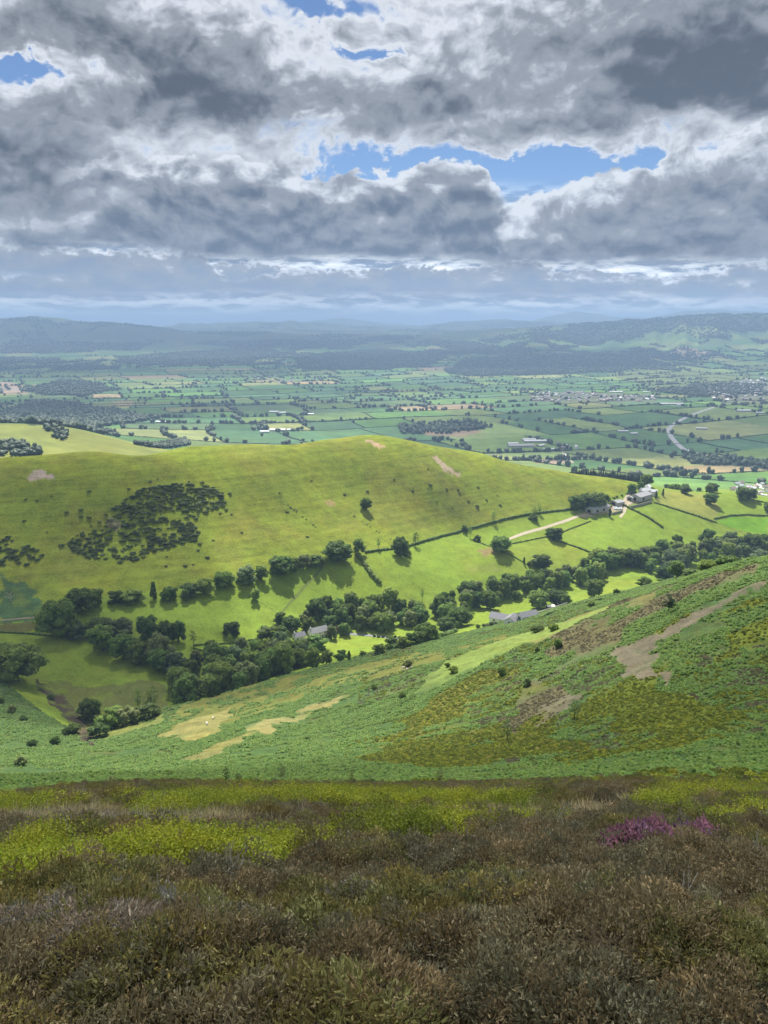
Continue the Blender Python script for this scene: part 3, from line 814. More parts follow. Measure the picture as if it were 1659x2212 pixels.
def broadleaf(kind, seed, mat, w=1.0, h=1.0, low=.16, nl=21, leafn=56, size=.062, core=.78):
    """unit tree: height 1, crown about 1 wide; returns the two meshes"""
    rng = np.random.default_rng(seed); L = []
    for k in range(nl):
        t = (k+.5)/nl; z = low + (.96-low)*t
        prof = sqrt(max(.02, 1-((t-.42)/.62)**2))
        a = k*2.399 + rng.uniform(-.5, .5); rr = .40*prof*rng.uniform(.45, 1.05)*w
        r = rng.uniform(.105, .19)*(.75+.35*prof)
        L.append(((cos(a)*rr, sin(a)*rr, min(z, .97-r*.8)), (r*w*1.08, r*w*1.08, r*.92)))
    L.append(((0,0,.55), (.26*w,.26*w,.30)))
    cm = crown_mesh(kind+'_crown', L, leafn, size, mat, rng, core=core)
    V, F = limbs(1.0, .42*w, rng)
    return quadmesh(kind+'_trunk', V, F, [BARK]), cm
def sparse(kind, seed, mat):
    rng = np.random.default_rng(seed); L = []
    for k in range(15):
        t = (k+.5)/15; a = k*2.4; rr = .27*sqrt(max(.05, 1-((t-.35)/.7)**2))*rng.uniform(.4, 1)
        L.append(((cos(a)*rr, sin(a)*rr, .3+.64*t), (.10,.10,.085)))
    cm = crown_mesh(kind+'_crown', L, 34, .036, mat, rng, core=0)
    V, F = limbs(1.0, .34, rng, 11, .026, .18)
    return quadmesh(kind+'_trunk', V, F, [BARK]), cm
def conifer(kind, seed, mat, w=.3, low=.08):
    rng = np.random.default_rng(seed); L = []
    for k in range(26):
        t = k/25; z = low+(.98-low)*t; rr = w*(1-t)**.85*rng.uniform(.45, .75); a = k*2.399
        L.append(((cos(a)*rr, sin(a)*rr, z), (.05+.6*rr, .05+.6*rr, .055)))
    cm = crown_mesh(kind+'_crown', L, 30, .042, mat, rng, .45)
    V, F = tube([(0,0,-.05),(0,0,.5),(0,0,.97)], [.03,.018,.004], 6)
    return quadmesh(kind+'_trunk', V, F, [BARK]), cm
def pine(kind, seed, mat):
    rng = np.random.default_rng(seed); L = []
    for k in range(16):
        z = rng.uniform(.38, .96); a = rng.uniform(0, 2*pi); rr = rng.uniform(.08, .40)*(1.15-abs(z-.62)*1.5)
        L.append(((cos(a)*rr, sin(a)*rr, z), (.15,.15,.055)))
    cm = crown_mesh(kind+'_crown', L, 60, .045, mat, rng, .5, core=.5)
    V, F = limbs(1.0, .45, rng, 9, .028, .38)
    return quadmesh(kind+'_trunk', V, F, [BARK]), cm
def bush(kind, seed, mat, nl=9, leafn=60, size=.085, flat=.8):
    rng = np.random.default_rng(seed); L = []
    for k in range(nl):
        a = k*2.4; rr = .36*sqrt((k+.3)/nl)*rng.uniform(.7, 1.1); r = rng.uniform(.16, .26)
        L.append(((cos(a)*rr, sin(a)*rr, (.28+.42*(1-(rr/.42)**2)*rng.uniform(.5, 1))*flat), (r, r, r*.85*flat)))
    L.append(((0,0,.3*flat), (.36,.36,.34*flat)))
    return crown_mesh(kind, L, leafn, size, mat, rng)
PROTO = {
 'oak': [broadleaf('oak', s, LEAF['dark'], 1.12, low=.17) for s in (1, 2)] + [broadleaf('oak', s, LEAF['mid'], 1.12, low=.18) for s in (3, 4)],
 'ash': [broadleaf('ash', s, LEAF['light'], .92, low=.2, nl=19, size=.055) for s in (5, 6)],
 'alder': [broadleaf('alder', s, LEAF['mid'], .85, low=.14, nl=18) for s in (7, 8)],
 'willow': [broadleaf('willow', s, LEAF['grey'], 1.0, low=.10, nl=20, size=.05) for s in (9, 10)],
 'yellow': [broadleaf('maple', 11, LEAF['yellow'], 1.0, low=.12)],
 'birch': [sparse('birch', s, LEAF['light']) for s in (12, 13)],
 'hawthorn': [broadleaf('hawthorn', 14, LEAF['dark'], 1.2, low=.08, nl=14), broadleaf('hawthorn', 24, LEAF['mid'], 1.2, low=.08, nl=14)],
 'conifer': [conifer('conifer', s, LEAF['needle']) for s in (15, 16)],
 'pine': [pine('pine', 17, LEAF['needle'])],
 'poplar': [broadleaf('poplar', 18, LEAF['mid'], .52, low=.08, nl=18)],
}
BUSH = [bush('bush', s, LEAF[k]) for s, k in ((31,'dark'),(32,'mid'),(33,'grey'))]
GORSE = [bush('gorse', s, LEAF['gorse'], 8, 40, .10, .62) for s in (34, 35, 36)]
TREES = []
def project(x, y, z):
    v = np.array([x, y, z-EYE]); f = v[1]*CP - v[2]*SP; u = v[1]*SP + v[2]*CP
    return 829.5 + FOC*v[0]/f, 1106 - FOC*u/f
def part_of(x, y, xs, ys=()):
    """which part of an area, as words: xs and ys are picture borders"""
    px, py = project(x, y, float(ground(x, y)))
    w = ['left part', 'middle', 'right part'] if len(xs) == 2 else ['left end', 'left middle', 'right middle', 'right end'] if len(xs) == 3 else ['']
    a = w[int(np.searchsorted(xs, px))]
    b = (['upper', 'lower'] if len(ys) == 1 else ['upper', 'middle', 'lower'])[int(np.searchsorted(ys, py))] if len(ys) else ''
    return (b+' '+a).strip().replace('middle middle', 'very middle')
def px2m(px, p): return px*np.linalg.norm(p - np.array([0, 0, EYE]))/FOC
def plant_tree(kind, x, y, w, h, label, group, var=None, name='tree'):
    pr = PROTO[kind]; tk, cm = pr[int(RNG.integers(len(pr))) if var is None else var % len(pr)]
    z = float(ground(x, y)) - .1
    e = bpy.data.objects.new(name, None); COL.objects.link(e)
    e.location = (x, y, z); e.scale = (w, w*RNG.uniform(.9, 1.1), h); e.rotation_euler = (0, 0, RNG.uniform(0, 2*pi))
    e.empty_display_size = 1
    e['label'] = label; e['category'] = 'tree'; e['group'] = group
    for nm, me in (('trunk', tk), ('crown', cm)):
        o = bpy.data.objects.new(nm, me); COL.objects.link(o); o.parent = e
    TREES.append((x, y, w)); return e
NAMES = dict(oak='oak_tree', ash='ash_tree', alder='alder_tree', willow='willow_tree', yellow='maple_tree', birch='birch_tree', hawthorn='hawthorn_tree', conifer='conifer_tree', pine='pine_tree', poplar='poplar_tree')
G_HEDGE = 'trees along the foot of the grassy hill'; G_LONE = 'single trees in the fields'; G_ROW = 'trees in the rows round the left meadow'; G_FARM = 'trees round the hillside farm'; G_WOOD = 'trees of the wood along the stream'; G_HOUSE = 'trees round the valley houses'; G_GULLY = 'trees and bushes of the gully'
# kind, picture x, y of the foot, width, height there, label
LISTED = [
 ('oak',128,1372,58,64,'big dark oak at the head of the left meadow, tallest of its clump',G_ROW),
 ('willow',165,1380,42,31,'low grey-green tree just right of the big dark oak at the left meadow',G_ROW),
 ('hawthorn',148,1374,34,32,'low dark thorn tucked under the right side of the big meadow oak',G_ROW),
 ('oak',172,1323,50,44,'broad dark tree at the left end of the hill-foot hedge',G_HEDGE),
 ('alder',207,1311,38,35,'rounded green tree beside the broad dark one at the left end of the hill-foot hedge',G_HEDGE),
 ('hawthorn',252,1302,32,22,'low dark thorn, left of a joined pair in the hill-foot hedge',G_HEDGE),
 ('hawthorn',284,1300,42,22,'low spreading thorn, right of a joined pair in the hill-foot hedge',G_HEDGE),
 ('poplar',333,1295,24,36,'tall narrow tree standing up from the hill-foot hedge',G_HEDGE),
 ('alder',366,1298,40,28,'full green tree right of the tall narrow one in the hill-foot hedge',G_HEDGE),
 ('ash',402,1299,18,24,'small pale tree standing just in front of the hill-foot hedge',G_HEDGE),
 ('hawthorn',412,1285,36,24,'dark thorn behind the small pale tree in the hill-foot hedge',G_HEDGE),
 ('ash',443,1282,38,30,'pale leafy tree in the middle of the hill-foot hedge',G_HEDGE),
 ('oak',484,1268,36,30,'round dark tree standing apart in the middle of the hill-foot hedge',G_HEDGE),
 ('willow',533,1259,44,33,'wide grey-green tree casting a deep shadow on the bright field below the hedge',G_HEDGE),
 ('ash',565,1251,32,27,'pale tree between the wide grey-green one and the round dark one in the hedge',G_HEDGE),
 ('oak',606,1242,42,38,'largest round dark tree of the hedge above the bright field',G_HEDGE),
 ('alder',634,1232,26,26,'middling tree right of the largest round one above the bright field',G_HEDGE),
 ('willow',656,1226,28,27,'greyish tree near the right end of the hedge above the bright field',G_HEDGE),
 ('hawthorn',684,1222,34,21,'low thorn at the right end of the hedge above the bright field, by the gap',G_HEDGE),
 ('oak',729,1211,50,38,'wide oak shading the corner of the bright field by the hedge gap',G_HEDGE),
 ('ash',774,1197,28,31,'upright tree at the top of the short hedge that runs down between two bright fields',G_HEDGE),
 ('birch',818,1186,16,22,'thin see-through tree on the line of the hill-foot wall right of the upright tree',G_LONE),
 ('oak',864,1201,32,38,'dark upright tree standing in the field just below the hill-foot wall',G_LONE),
 ('hawthorn',880,1201,15,14,'small thorn touching the right side of the dark upright field tree',G_LONE),
 ('birch',897,1178,24,27,'thin pale tree by the hill-foot wall above the dark upright field tree',G_LONE),
 ('oak',790,1101,22,24,'lone round dark tree out on the open grassy hillside',G_LONE),
 ('ash',552,1297,23,24,'lone small tree with a round shadow in the middle of the bright field',G_LONE),
 ('oak',36,1470,74,66,'great spreading oak at the left edge above the bracken bank',G_ROW),
 ('oak',217,1372,44,32,'dark tree at the upper left end of the diagonal row of trees',G_ROW),
 ('willow',264,1372,46,32,'fine-leaved greyish tree behind the upper end of the diagonal row',G_ROW),
 ('alder',224,1405,62,48,'big lumpy tree at the front of the upper end of the diagonal row',G_ROW),
 ('oak',268,1423,46,46,'dark tree in the middle of the diagonal row of trees',G_ROW),
 ('ash',320,1387,52,50,'tall pale tree, largest of the three above the diagonal row',G_ROW),
 ('oak',358,1384,30,38,'dark tree in the middle of the three above the diagonal row',G_ROW),
 ('alder',386,1386,34,40,'right-hand tree of the three above the diagonal row',G_ROW),
 ('alder',303,1436,46,44,'leafy tree in the lower half of the diagonal row, left of a dark one',G_ROW),
 ('willow',345,1432,56,56,'large pale tree rising behind the lower half of the diagonal row',G_ROW),
 ('oak',344,1449,40,42,'dark tree at the front of the lower half of the diagonal row',G_ROW),
 ('willow',380,1458,44,44,'grey-leaved tree at the lower end of the diagonal row',G_ROW),
 ('birch',418,1394,20,30,'slim pale tree standing alone by the fence above the wood',G_ROW),
 ('oak',502,1374,28,27,'dark round-headed tree by the fence left of the farmhouse wood',G_ROW),
 ('birch',497,1399,20,28,'slender tree just below the dark round-headed one by the fence',G_ROW),
 ('conifer',427,1448,20,34,'dark pointed conifer at the upper left edge of the lower wood',G_WOOD),
 ('oak',196,1556,34,40,'dark rounded tree at the bottom of the rough meadow in the gully',G_GULLY),
 ('hawthorn',244,1572,44,38,'wide olive thorn in the bottom of the gully',G_GULLY),
 ('willow',278,1566,42,34,'olive scrubby tree on the right side of the gully bottom',G_GULLY),
 ('birch',300,1540,24,50,'bare-stemmed thin tree above the gully, left of two',G_GULLY),
 ('birch',328,1540,44,52,'thin spreading tree above the gully, right of two',G_GULLY),
 ('hawthorn',322,1548,40,24,'low thorn under the thin trees above the gully',G_GULLY),
 ('hawthorn',216,1590,34,24,'dark thorn at the lowest point of the gully',G_GULLY),
 ('oak',1081,1192,38,31,'wide dark oak by the end of the stony farm track',G_LONE),
 ('hawthorn',1186,1159,16,17,'left-hand small tree of a pair on the fence below the farm track',G_LONE),
 ('oak',1201,1167,24,24,'right-hand larger tree of a pair on the fence below the farm track',G_LONE),
 ('birch',1015,1162,14,22,'thin sapling near the corner of the field wall under the hill',G_LONE),
 ('hawthorn',1031,1169,14,12,'small round thorn where the field wall turns down from the hill',G_LONE),
 ('hawthorn',1003,1148,12,13,'small dark thorn on the hill-foot wall where it bends',G_LONE),
 ('birch',1066,1128,16,22,'thin tree on the hill side of the wall, left of the pair near the barns',G_LONE),
 ('birch',1154,1120,20,24,'thin tree at the wall with a dark shadow on the narrow field',G_LONE),
 ('birch',1165,1111,18,18,'thin tree just behind the hill wall, right of its pair',G_LONE),
 ('hawthorn',1152,1123,18,11,'dark bush below the wall under the thin tree on the narrow field',G_LONE),
 ('poplar',1132,1218,9,14,'small upright tree on the fence corner above the stream wood',G_LONE),
 ('hawthorn',1144,1222,9,9,'small round bush on the fence corner above the stream wood',G_LONE),
 ('oak',1170,1228,33,27,'round tree standing out on the upper edge of the stream wood',G_WOOD),
 ('oak',1161,1314,40,35,'dense round tree left of the little hut by the lane',G_HOUSE),
 ('oak',1197,1306,34,30,'middle tree of the clump behind the little hut by the lane',G_HOUSE),
 ('alder',1220,1308,26,23,'right-hand tree of the clump behind the little hut by the lane',G_HOUSE),
 ('oak',1284,1289,34,34,'lone dark oak on the green strip below the stream wood',G_LONE),
 ('hawthorn',1278,1311,17,12,'small bush in the bracken below the lone dark oak',G_LONE),
 ('hawthorn',1332,1283,12,10,'small dark bush on the edge of the bracken right of the lone oak',G_LONE),
 ('oak',992,1352,42,38,'dark tree at the garden corner left of the grey-roofed house',G_HOUSE),
 ('alder',1003,1330,26,28,'upright tree behind the dark one left of the grey-roofed house',G_HOUSE),
 ('oak',965,1366,36,30,'dark rounded tree at the right end of the lower hedge',G_HOUSE),
 ('oak',918,1386,44,34,'broad dark tree in the lower hedge right of the small garden field',G_HOUSE),
 ('hawthorn',893,1391,26,22,'thorn next to the broad dark tree in the lower hedge',G_HOUSE),
 ('hawthorn',848,1402,34,22,'thorn in the lower hedge below the small garden field',G_HOUSE),
 ('hawthorn',872,1397,24,20,'thorn in the middle of the lower hedge below the small garden field',G_HOUSE),
 ('hawthorn',820,1412,24,20,'thorn at the left end of the lower hedge below the small garden field',G_HOUSE),
 ('yellow',668,1362,30,26,'yellow-green tree behind the white farmhouse',G_HOUSE),
 ('alder',605,1347,28,23,'dark tree on the upper left corner of the farmhouse wood',G_HOUSE),
 ('oak',628,1362,32,28,'tree behind the left end of the white farmhouse',G_HOUSE),
 ('hawthorn',576,1374,34,20,'low thorn at the end of the field left of the farmhouse',G_HOUSE),
 ('alder',606,1379,34,24,'leafy low tree right beside the left end of the white farmhouse',G_HOUSE),
 ('hawthorn',682,1402,40,26,'dark bushy tree in front of the white farmhouse',G_HOUSE),
 ('hawthorn',655,1404,34,24,'dark bushy tree below the left wing of the white farmhouse',G_HOUSE),
 ('willow',716,1380,26,28,'greyish tree at the right end of the white farmhouse',G_HOUSE),
 ('alder',744,1372,28,24,'dark tree by the lane right of the brown shed',G_HOUSE),
 ('ash',676,1445,36,42,'pale thin-leaved tree at the lower right end of the lower wood',G_WOOD),
 ('alder',705,1434,30,26,'round tree right of the pale one below the farmhouse field',G_HOUSE),
 ('hawthorn',737,1428,25,22,'round thorn below the farmhouse field',G_HOUSE),
 ('poplar',754,1426,14,20,'small upright tree next to the round thorn below the farmhouse field',G_HOUSE),
 ('hawthorn',783,1417,12,10,'small thorn standing alone below the farmhouse field',G_HOUSE),
 ('oak',1246,1101,32,28,'left-hand tree of the big clump by the long barn',G_FARM),
 ('oak',1268,1099,32,30,'middle tree of the big clump by the long barn',G_FARM),
 ('oak',1290,1096,30,28,'right-hand tree of the big clump by the long barn',G_FARM),
 ('alder',1308,1086,18,16,'small tree between the big clump and the hill track',G_FARM),
 ('poplar',1317,1117,11,17,'little upright tree below the yard wall of the barns',G_FARM),
 ('alder',1365,1067,22,20,'leafy tree where the hill track meets the farmyard',G_FARM),
 ('oak',1396,1048,21,20,'round tree on the skyline behind the farmhouse',G_FARM),
 ('alder',1383,1057,15,14,'small round tree just left of the white farmhouse on the hill end',G_FARM),
 ('poplar',1417,1078,8,16,'thin upright tree right of the upper barn',G_FARM),
 ('poplar',1432,1072,8,15,'thin upright tree at the end of the farm garden',G_FARM),
 ('oak',1535,1089,24,20,'round tree with a dark shadow alone in the upper right field',G_LONE),
 ('oak',1480,1066,18,14,'spreading tree on the brow of the upper right field',G_LONE),
 ('oak',1604,1080,25,23,'left tree of a pair in front of the village roofs',G_LONE),
 ('oak',1621,1078,20,19,'right tree of a pair in front of the village roofs',G_LONE),
 ('oak',1657,1104,14,16,'round tree at the right edge of the upper fields',G_LONE),
 ('oak',1436,1254,36,30,'dark tree in the clump by the bracken below the far end of the stream wood',G_WOOD),
 ('ash',1461,1248,34,32,'pale tree in the clump by the bracken below the far end of the stream wood',G_WOOD),
 ('hawthorn',1392,1266,29,16,'low rounded thorn left of the clump by the bracken',G_WOOD),
 ('oak',1532,1241,36,27,'spreading oak at the edge of the bracken, left of two near the spur',G_WOOD),
 ('oak',1572,1231,42,25,'wide oak at the edge of the bracken, right of two near the spur',G_WOOD),
 ('hawthorn',1494,1245,30,13,'low hedge-like thorn between the clump and the two oaks near the spur',G_WOOD),
 ('willow',1642,1208,30,17,'pale rounded tree peeping over the spur at the right edge',G_WOOD),
 ('birch',912,1297,14,26,'nearly bare thin tree at the upper edge of the stream wood',G_WOOD),
]
for kd, px, py, w, h, lb, gp in LISTED:
    p = hit(px, py, 300)
    plant_tree(kd, p[0], p[1], px2m(w, p)*1.16, px2m(h, p)*1.10, lb, gp, name=NAMES[kd])
p = hit(1444, 1324, 60); plant_tree('pine', p[0], p[1], px2m(34, p), px2m(40, p), 'small dark pine standing alone on the brown heather spur', 'single trees in the fields', name='pine_tree')
# woods: filled tree by tree
def fill(polyp, kinds, gap, w, h, label, group, rmin=300, limit=999, seed=1):
    poly = hitpoly(polyp, rmin); bx = np.array(polyp)[:, 0]; xs = list(np.quantile([bx.min(), bx.max()], [.25, .5, .75])); ym = float(np.mean(np.array(polyp)[:, 1]))
    lo, hi_ = poly.min(0), poly.max(0); rng = np.random.default_rng(seed); n = 0
    cand = rng.uniform(lo[:2], hi_[:2], (6000, 2))
    cand = cand[inpoly(cand[:, 0], cand[:, 1], poly)]
    T = [(t[0], t[1]) for t in TREES]
    for x, y in cand:
        if n >= limit: break
        if any((x-a)**2+(y-b)**2 < gap*gap for a, b in T): continue
        T.append((x, y)); n += 1
        kd = kinds[int(rng.integers(len(kinds)))]
        s = rng.choice([.7, .9, 1.0, 1.1, 1.3])*rng.uniform(.9, 1.1)
        plant_tree(kd, x, y, w*s*1.12, h*s*rng.uniform(.88, 1.12), label % {'oak':'dark round-topped','ash':'pale feathery','alder':'mid green upright','willow':'grey-green','yellow':'yellowish','birch':'thin','conifer':'pointed conifer','hawthorn':'low bushy','poplar':'slender'}[kd] + ', ' + part_of(x, y, xs, [ym]), group, name=NAMES[kd])
    return n
mix1 = ['oak','alder','ash','ash','willow','willow','alder']
fill([(368,1500),(380,1460),(440,1425),(520,1408),(580,1402),(640,1412),(660,1440),(600,1470),(520,1490),(450,1508),(390,1528)], mix1, 9.3, 12.5, 14.5, '%s tree in the lower wood', G_WOOD, 400, 48, 3)
fill([(612,1378),(640,1345),(690,1325),(760,1312),(820,1305),(880,1310),(905,1322),(930,1345),(860,1357),(790,1367),(730,1368),(690,1352)], mix1, 9.3, 11.5, 13.5, '%s tree in the wood behind the white farmhouse', G_WOOD, 400, 46, 4)
fill([(930,1340),(935,1310),(985,1292),(1040,1272),(1100,1262),(1180,1248),(1240,1242),(1275,1236),(1270,1262),(1180,1282),(1100,1298),(1080,1312),(1010,1322),(960,1348)], mix1, 9.6, 12, 14, '%s tree in the middle stretch of the stream wood', G_WOOD, 400, 62, 5)
fill([(1235,1250),(1260,1225),(1330,1206),(1345,1222),(1300,1250),(1260,1262)], mix1, 9.5, 13, 14, '%s tree in the stream wood above the lone dark oak', G_WOOD, 400, 20, 6)
fill([(1345,1215),(1400,1200),(1450,1190),(1530,1180),(1659,1172),(1659,1200),(1580,1207),(1500,1222),(1400,1240),(1370,1235)], mix1, 10.5, 14, 14.5, '%s tree at the far right end of the stream wood', G_WOOD, 400, 48, 7)
fill([(1425,1052),(1560,1058),(1600,1066),(1530,1070),(1430,1062)], ['oak','alder','ash'], 11, 12, 11, '%s tree in the belt behind the upper right fields', G_FARM, 700, 18, 8)
# bare white tree on the bracken bank
def dead_tree():
    p = hit(24, 1299, 400); h = px2m(25, p); rng = np.random.default_rng(5)
    V, F = limbs(1.0, .55, rng, 13, .035, .2)
    e = bpy.data.objects.new('dead_tree', None); COL.objects.link(e); e.location = p - np.array([0,0,.1]); e.scale = (h*1.1, h*1.1, h)
    e['label'] = 'bare bleached dead tree on the bracken bank at the left edge'; e['category'] = 'tree'
    link('trunk', quadmesh('trunk', V, F, [DEADWOOD]), e)
dead_tree()
# ------------------------------------------------------------------ bushes one can count on the slopes
def put_bush(meshes, x, y, w, h, label, group, name='bush', cat='bush'):
    me = meshes[int(RNG.integers(len(meshes)))]
    o = link(name, me, label=label, cat=cat, group=group)
    o.location = (x, y, float(ground(x, y))-.08*h); o.scale = (w, w*RNG.uniform(.85, 1.15), h*1.15); o.rotation_euler = (0, 0, RNG.uniform(0, 6.28))
    return o
SLOPE = [(112,1510,18,16,'small dark bush by the brown ditch of the gully'),(158,1583,36,26,'round dark bush where the gully ditch meets the bracken'),(27,1540,18,24,'bush high on the left bracken slope below the great oak'),
 (51,1558,15,17,'small bush in the middle of the left bracken slope'),(3,1520,14,20,'dark bush cut by the left edge above the left bracken slope'),(120,1607,20,22,'bush low on the left bracken slope near the side gully'),(71,1613,20,20,'bush beside the lowest bush of the left bracken slope'),(45,1652,22,26,'darkest and lowest bush of the left bracken slope'),
 (882,1440,20,21,'round dark bush growing from a small rock pile on the grass spur'),(980,1452,24,18,'round bush on the bright ridge of the spur'),(967,1440,12,12,'small bush just above the round one on the ridge of the spur'),
 (808,1490,16,16,'small bush in the bracken left of the bright ridge'),(870,1508,18,18,'spindly bush in the bracken below the bright ridge'),(1161,1366,32,20,'grey-green bush on the bench below the grey-roofed house'),(1195,1363,26,23,'taller grey-green bush on the bench below the little hut'),
 (1084,1460,20,24,'bush on the edge of brown heather, upper of two'),(1138,1480,20,24,'bush inside the brown heather, lower of two'),(1205,1398,22,24,'bush on the shoulder of the spur below the bench'),(1160,1410,12,22,'tall thin bush on the shoulder of the spur'),(1255,1672,18,16,'dark bush in the bracken at the foot of the spur'),(1133,1702,18,24,'bushy sapling on the rim of the heather slope'),
 (378,1697,26,22,'round sapling bush on the rim of the heather slope at left')]
for px, py, w, h, lb in SLOPE:
    p = hit(px, py, 12); put_bush(BUSH, p[0], p[1], px2m(w, p), px2m(h, p), lb, 'bushes on the bracken slopes')
SAP = [sparse('sapling', s, LEAF['grey']) for s in (51, 52, 53)]
for k, (px, py, w, h, lb) in enumerate([(610,1692,26,36,'clear-stemmed sapling in the middle of the rim of the heather slope'),(490,1694,22,34,'thin sapling on the rim, left of the clear-stemmed one'),(515,1694,20,22,'short sapling right beside the thin one on the rim'),(760,1694,16,34,'slim lone sapling on the rim right of the clear-stemmed one'),
   (240,1706,44,22,'low twiggy sapling at the left end of the rim'),(312,1702,28,18,'low sapling between the twiggy one and the round bush on the rim'),(950,1690,24,24,'faint wispy sapling on the rim, right of centre'),(1095,1600,26,44,'tall wispy sapling on the green side of the spur'),(1240,1555,34,40,'grey wispy sapling below the pinkish bare ground of the spur')]):
    p = hit(px, py, 12); tk, cm = SAP[k % 3]
    e = bpy.data.objects.new('sapling', None); COL.objects.link(e); e.location = p; e.scale = (px2m(w, p)*1.25, px2m(w, p)*1.25, px2m(h, p)*1.1)
    e['label'] = lb; e['category'] = 'sapling'; e['group'] = 'saplings on the rim and the spur'
    link('trunk', tk, e); link('crown', cm, e)
# gorse on the grassy hill
GZ = [([(130,1178),(190,1140),(240,1100),(320,1050),(430,1036),(480,1062),(490,1090),(440,1108),(415,1130),(432,1152),(420,1172),(350,1186),(290,1212),(190,1205)], 225, 3.1, 'dark gorse bush in the big thicket on the grassy hill', 1),
      ([(-40,1150),(20,1160),(62,1178),(96,1200),(84,1218),(40,1228),(-40,1226)], 75, 3.2, 'dark gorse bush in the thicket at the hill\'s left edge', 2),
      ([(20,1080),(200,1060),(300,1030),(420,1030),(520,1060),(560,1140),(480,1180),(430,1235),(330,1240),(200,1230),(60,1180),(10,1130)], 44, 2.4, 'stray gorse bush round the hill thicket', 3),
      ([(850,1000),(960,1005),(1060,1050),(1100,1090),(1000,1120),(900,1090),(840,1040)], 18, 2.2, 'stray gorse bush on the bare right half of the hill', 4),
      ([(560,1040),(720,1020),(860,1060),(820,1140),(640,1180)], 8, 2.0, 'stray gorse bush on the open middle of the hill', 5)]
for poly, n, w, lb, sd in GZ:
    P = hitpoly(poly, 400); rng = np.random.default_rng(sd+20)
    c = rng.uniform(P.min(0)[:2], P.max(0)[:2], (n*60, 2)); c = c[inpoly(c[:, 0], c[:, 1], P)]
    if sd == 1: c = c[(fbm(c[:, 0]/8, c[:, 1]/8, 3, 91) > -.45)]
    for x, y in c[:n]:
        s = rng.uniform(.6, 1.5)*w*1.25
        put_bush(GORSE, x, y, s*1.25, s*.44, lb + ', ' + part_of(x, y, list(np.quantile([P_[0] for P_ in poly], [.25, .5, .75])), [np.mean([P_[1] for P_ in poly])]), 'gorse on the grassy hill', 'gorse_bush', 'gorse')
GZP = hitpoly(GZ[0][0], 400)
def strip_bushes(pts, rmin, n, w, h, meshes, label, group, name, cat):
    P = hitpoly(pts, rmin)
    for k in range(n):
        t = (k+RNG.uniform(.2, .8))/n*(len(P)-1); i = min(int(t), len(P)-2); q = P[i]+(P[i+1]-P[i])*(t-i)
        put_bush(meshes, q[0]+RNG.uniform(-.4, .4), q[1]+RNG.uniform(-.4, .4), w*RNG.uniform(.75, 1.25), h*RNG.uniform(.75, 1.25), label, group, name, cat)
strip_bushes([(618,1088),(640,1105),(690,1145)], 400, 9, 2.2, 1.0, GORSE, 'gorse bush in the thin line running down the middle of the grassy hill', 'gorse on the grassy hill', 'gorse_bush', 'gorse')
strip_bushes([(775,1122),(810,1145),(850,1168)], 400, 7, 2.0, .9, GORSE, 'gorse bush in the short line above the wall below the lone hill tree', 'gorse on the grassy hill', 'gorse_bush', 'gorse')
strip_bushes([(804,1375),(850,1377),(890,1379)], 400, 10, 3.0, 2.8, BUSH, 'clipped round bush in the row beside the farmhouse lane', 'clipped bushes by the lane', 'clipped_bush', 'bush')
strip_bushes([(1030,1357),(1075,1349)], 400, 5, 3.6, 3.4, BUSH, 'garden bush in the row in front of the grey-roofed house', 'garden bushes', 'bush', 'bush')
strip_bushes([(1300,1082),(1340,1072),(1372,1062)], 600, 8, 4.2, 3.0, BUSH, 'scrub bush on the bank between the hill and the farm track', 'scrub by the farm', 'bush', 'bush')
# ------------------------------------------------------------------ vale: hedges, trees, woods
def visible(x, y, z):
    t = np.concatenate([np.linspace(.02, .2, 20), np.linspace(.21, .97, 50)])
    X = x[:, None]*t; Y = y[:, None]*t; Z = EYE + (z[:, None]-EYE)*t
    return (Z > ground(X, Y)).all(1)
def in_view(x, y, margin=2.0):
    return (np.abs(np.degrees(np.arctan2(x, y))) < 27.5+margin)
def lumps(P, W, H, seed, ico=ICO1, low=.02, pointed=False):
    """many simple uneven crowns in one mesh"""
    rng = np.random.default_rng(seed); v, f = ico; n, k = len(P), len(v)
    jit = 1+rng.uniform(-.25, .25, (n, k))
    z = (v[:, 2]+1)/2
    rad_ = np.where(z > .5, np.sqrt(np.maximum(0, 1-((z-.5)/.52)**2)), 1)[None] if not pointed else (1.05-z)[None]
    hv = v/np.maximum(1e-6, np.abs(v).max())
    a = rng.uniform(0, 6.28, n)[:, None]
    vx = v[None, :, 0]*np.cos(a)-v[None, :, 1]*np.sin(a); vy = v[None, :, 0]*np.sin(a)+v[None, :, 1]*np.cos(a)
    kk = jit if not pointed else jit*(1.15-z[None])
    X = P[:, 0:1] + vx*kk*W[:, None]/2; Y = P[:, 1:2] + vy*kk*W[:, None]/2
    Z = P[:, 2:3] + (low+z[None]*jit)*H[:, None]
    V = np.stack([X, Y, Z], -1).reshape(-1, 3)
    F = (np.arange(n)[:, None, None]*k + f[None]).reshape(-1, 3)
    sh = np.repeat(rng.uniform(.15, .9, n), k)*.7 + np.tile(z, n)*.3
    return V, F, sh
FAR_LEAF = leaf_mat('vale_leaves', (.070,.104,.050), .4, .4)
FAR_NEEDLE = leaf_mat('vale_needles', (.030,.050,.030), .2, .15)
def lump_mesh(name, P, W, H, seed, mat, **kw):
    V, F, sh = lumps(P, W, H, seed, **kw)
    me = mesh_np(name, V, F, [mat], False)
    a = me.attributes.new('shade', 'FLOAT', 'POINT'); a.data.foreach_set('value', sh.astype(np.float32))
    return me
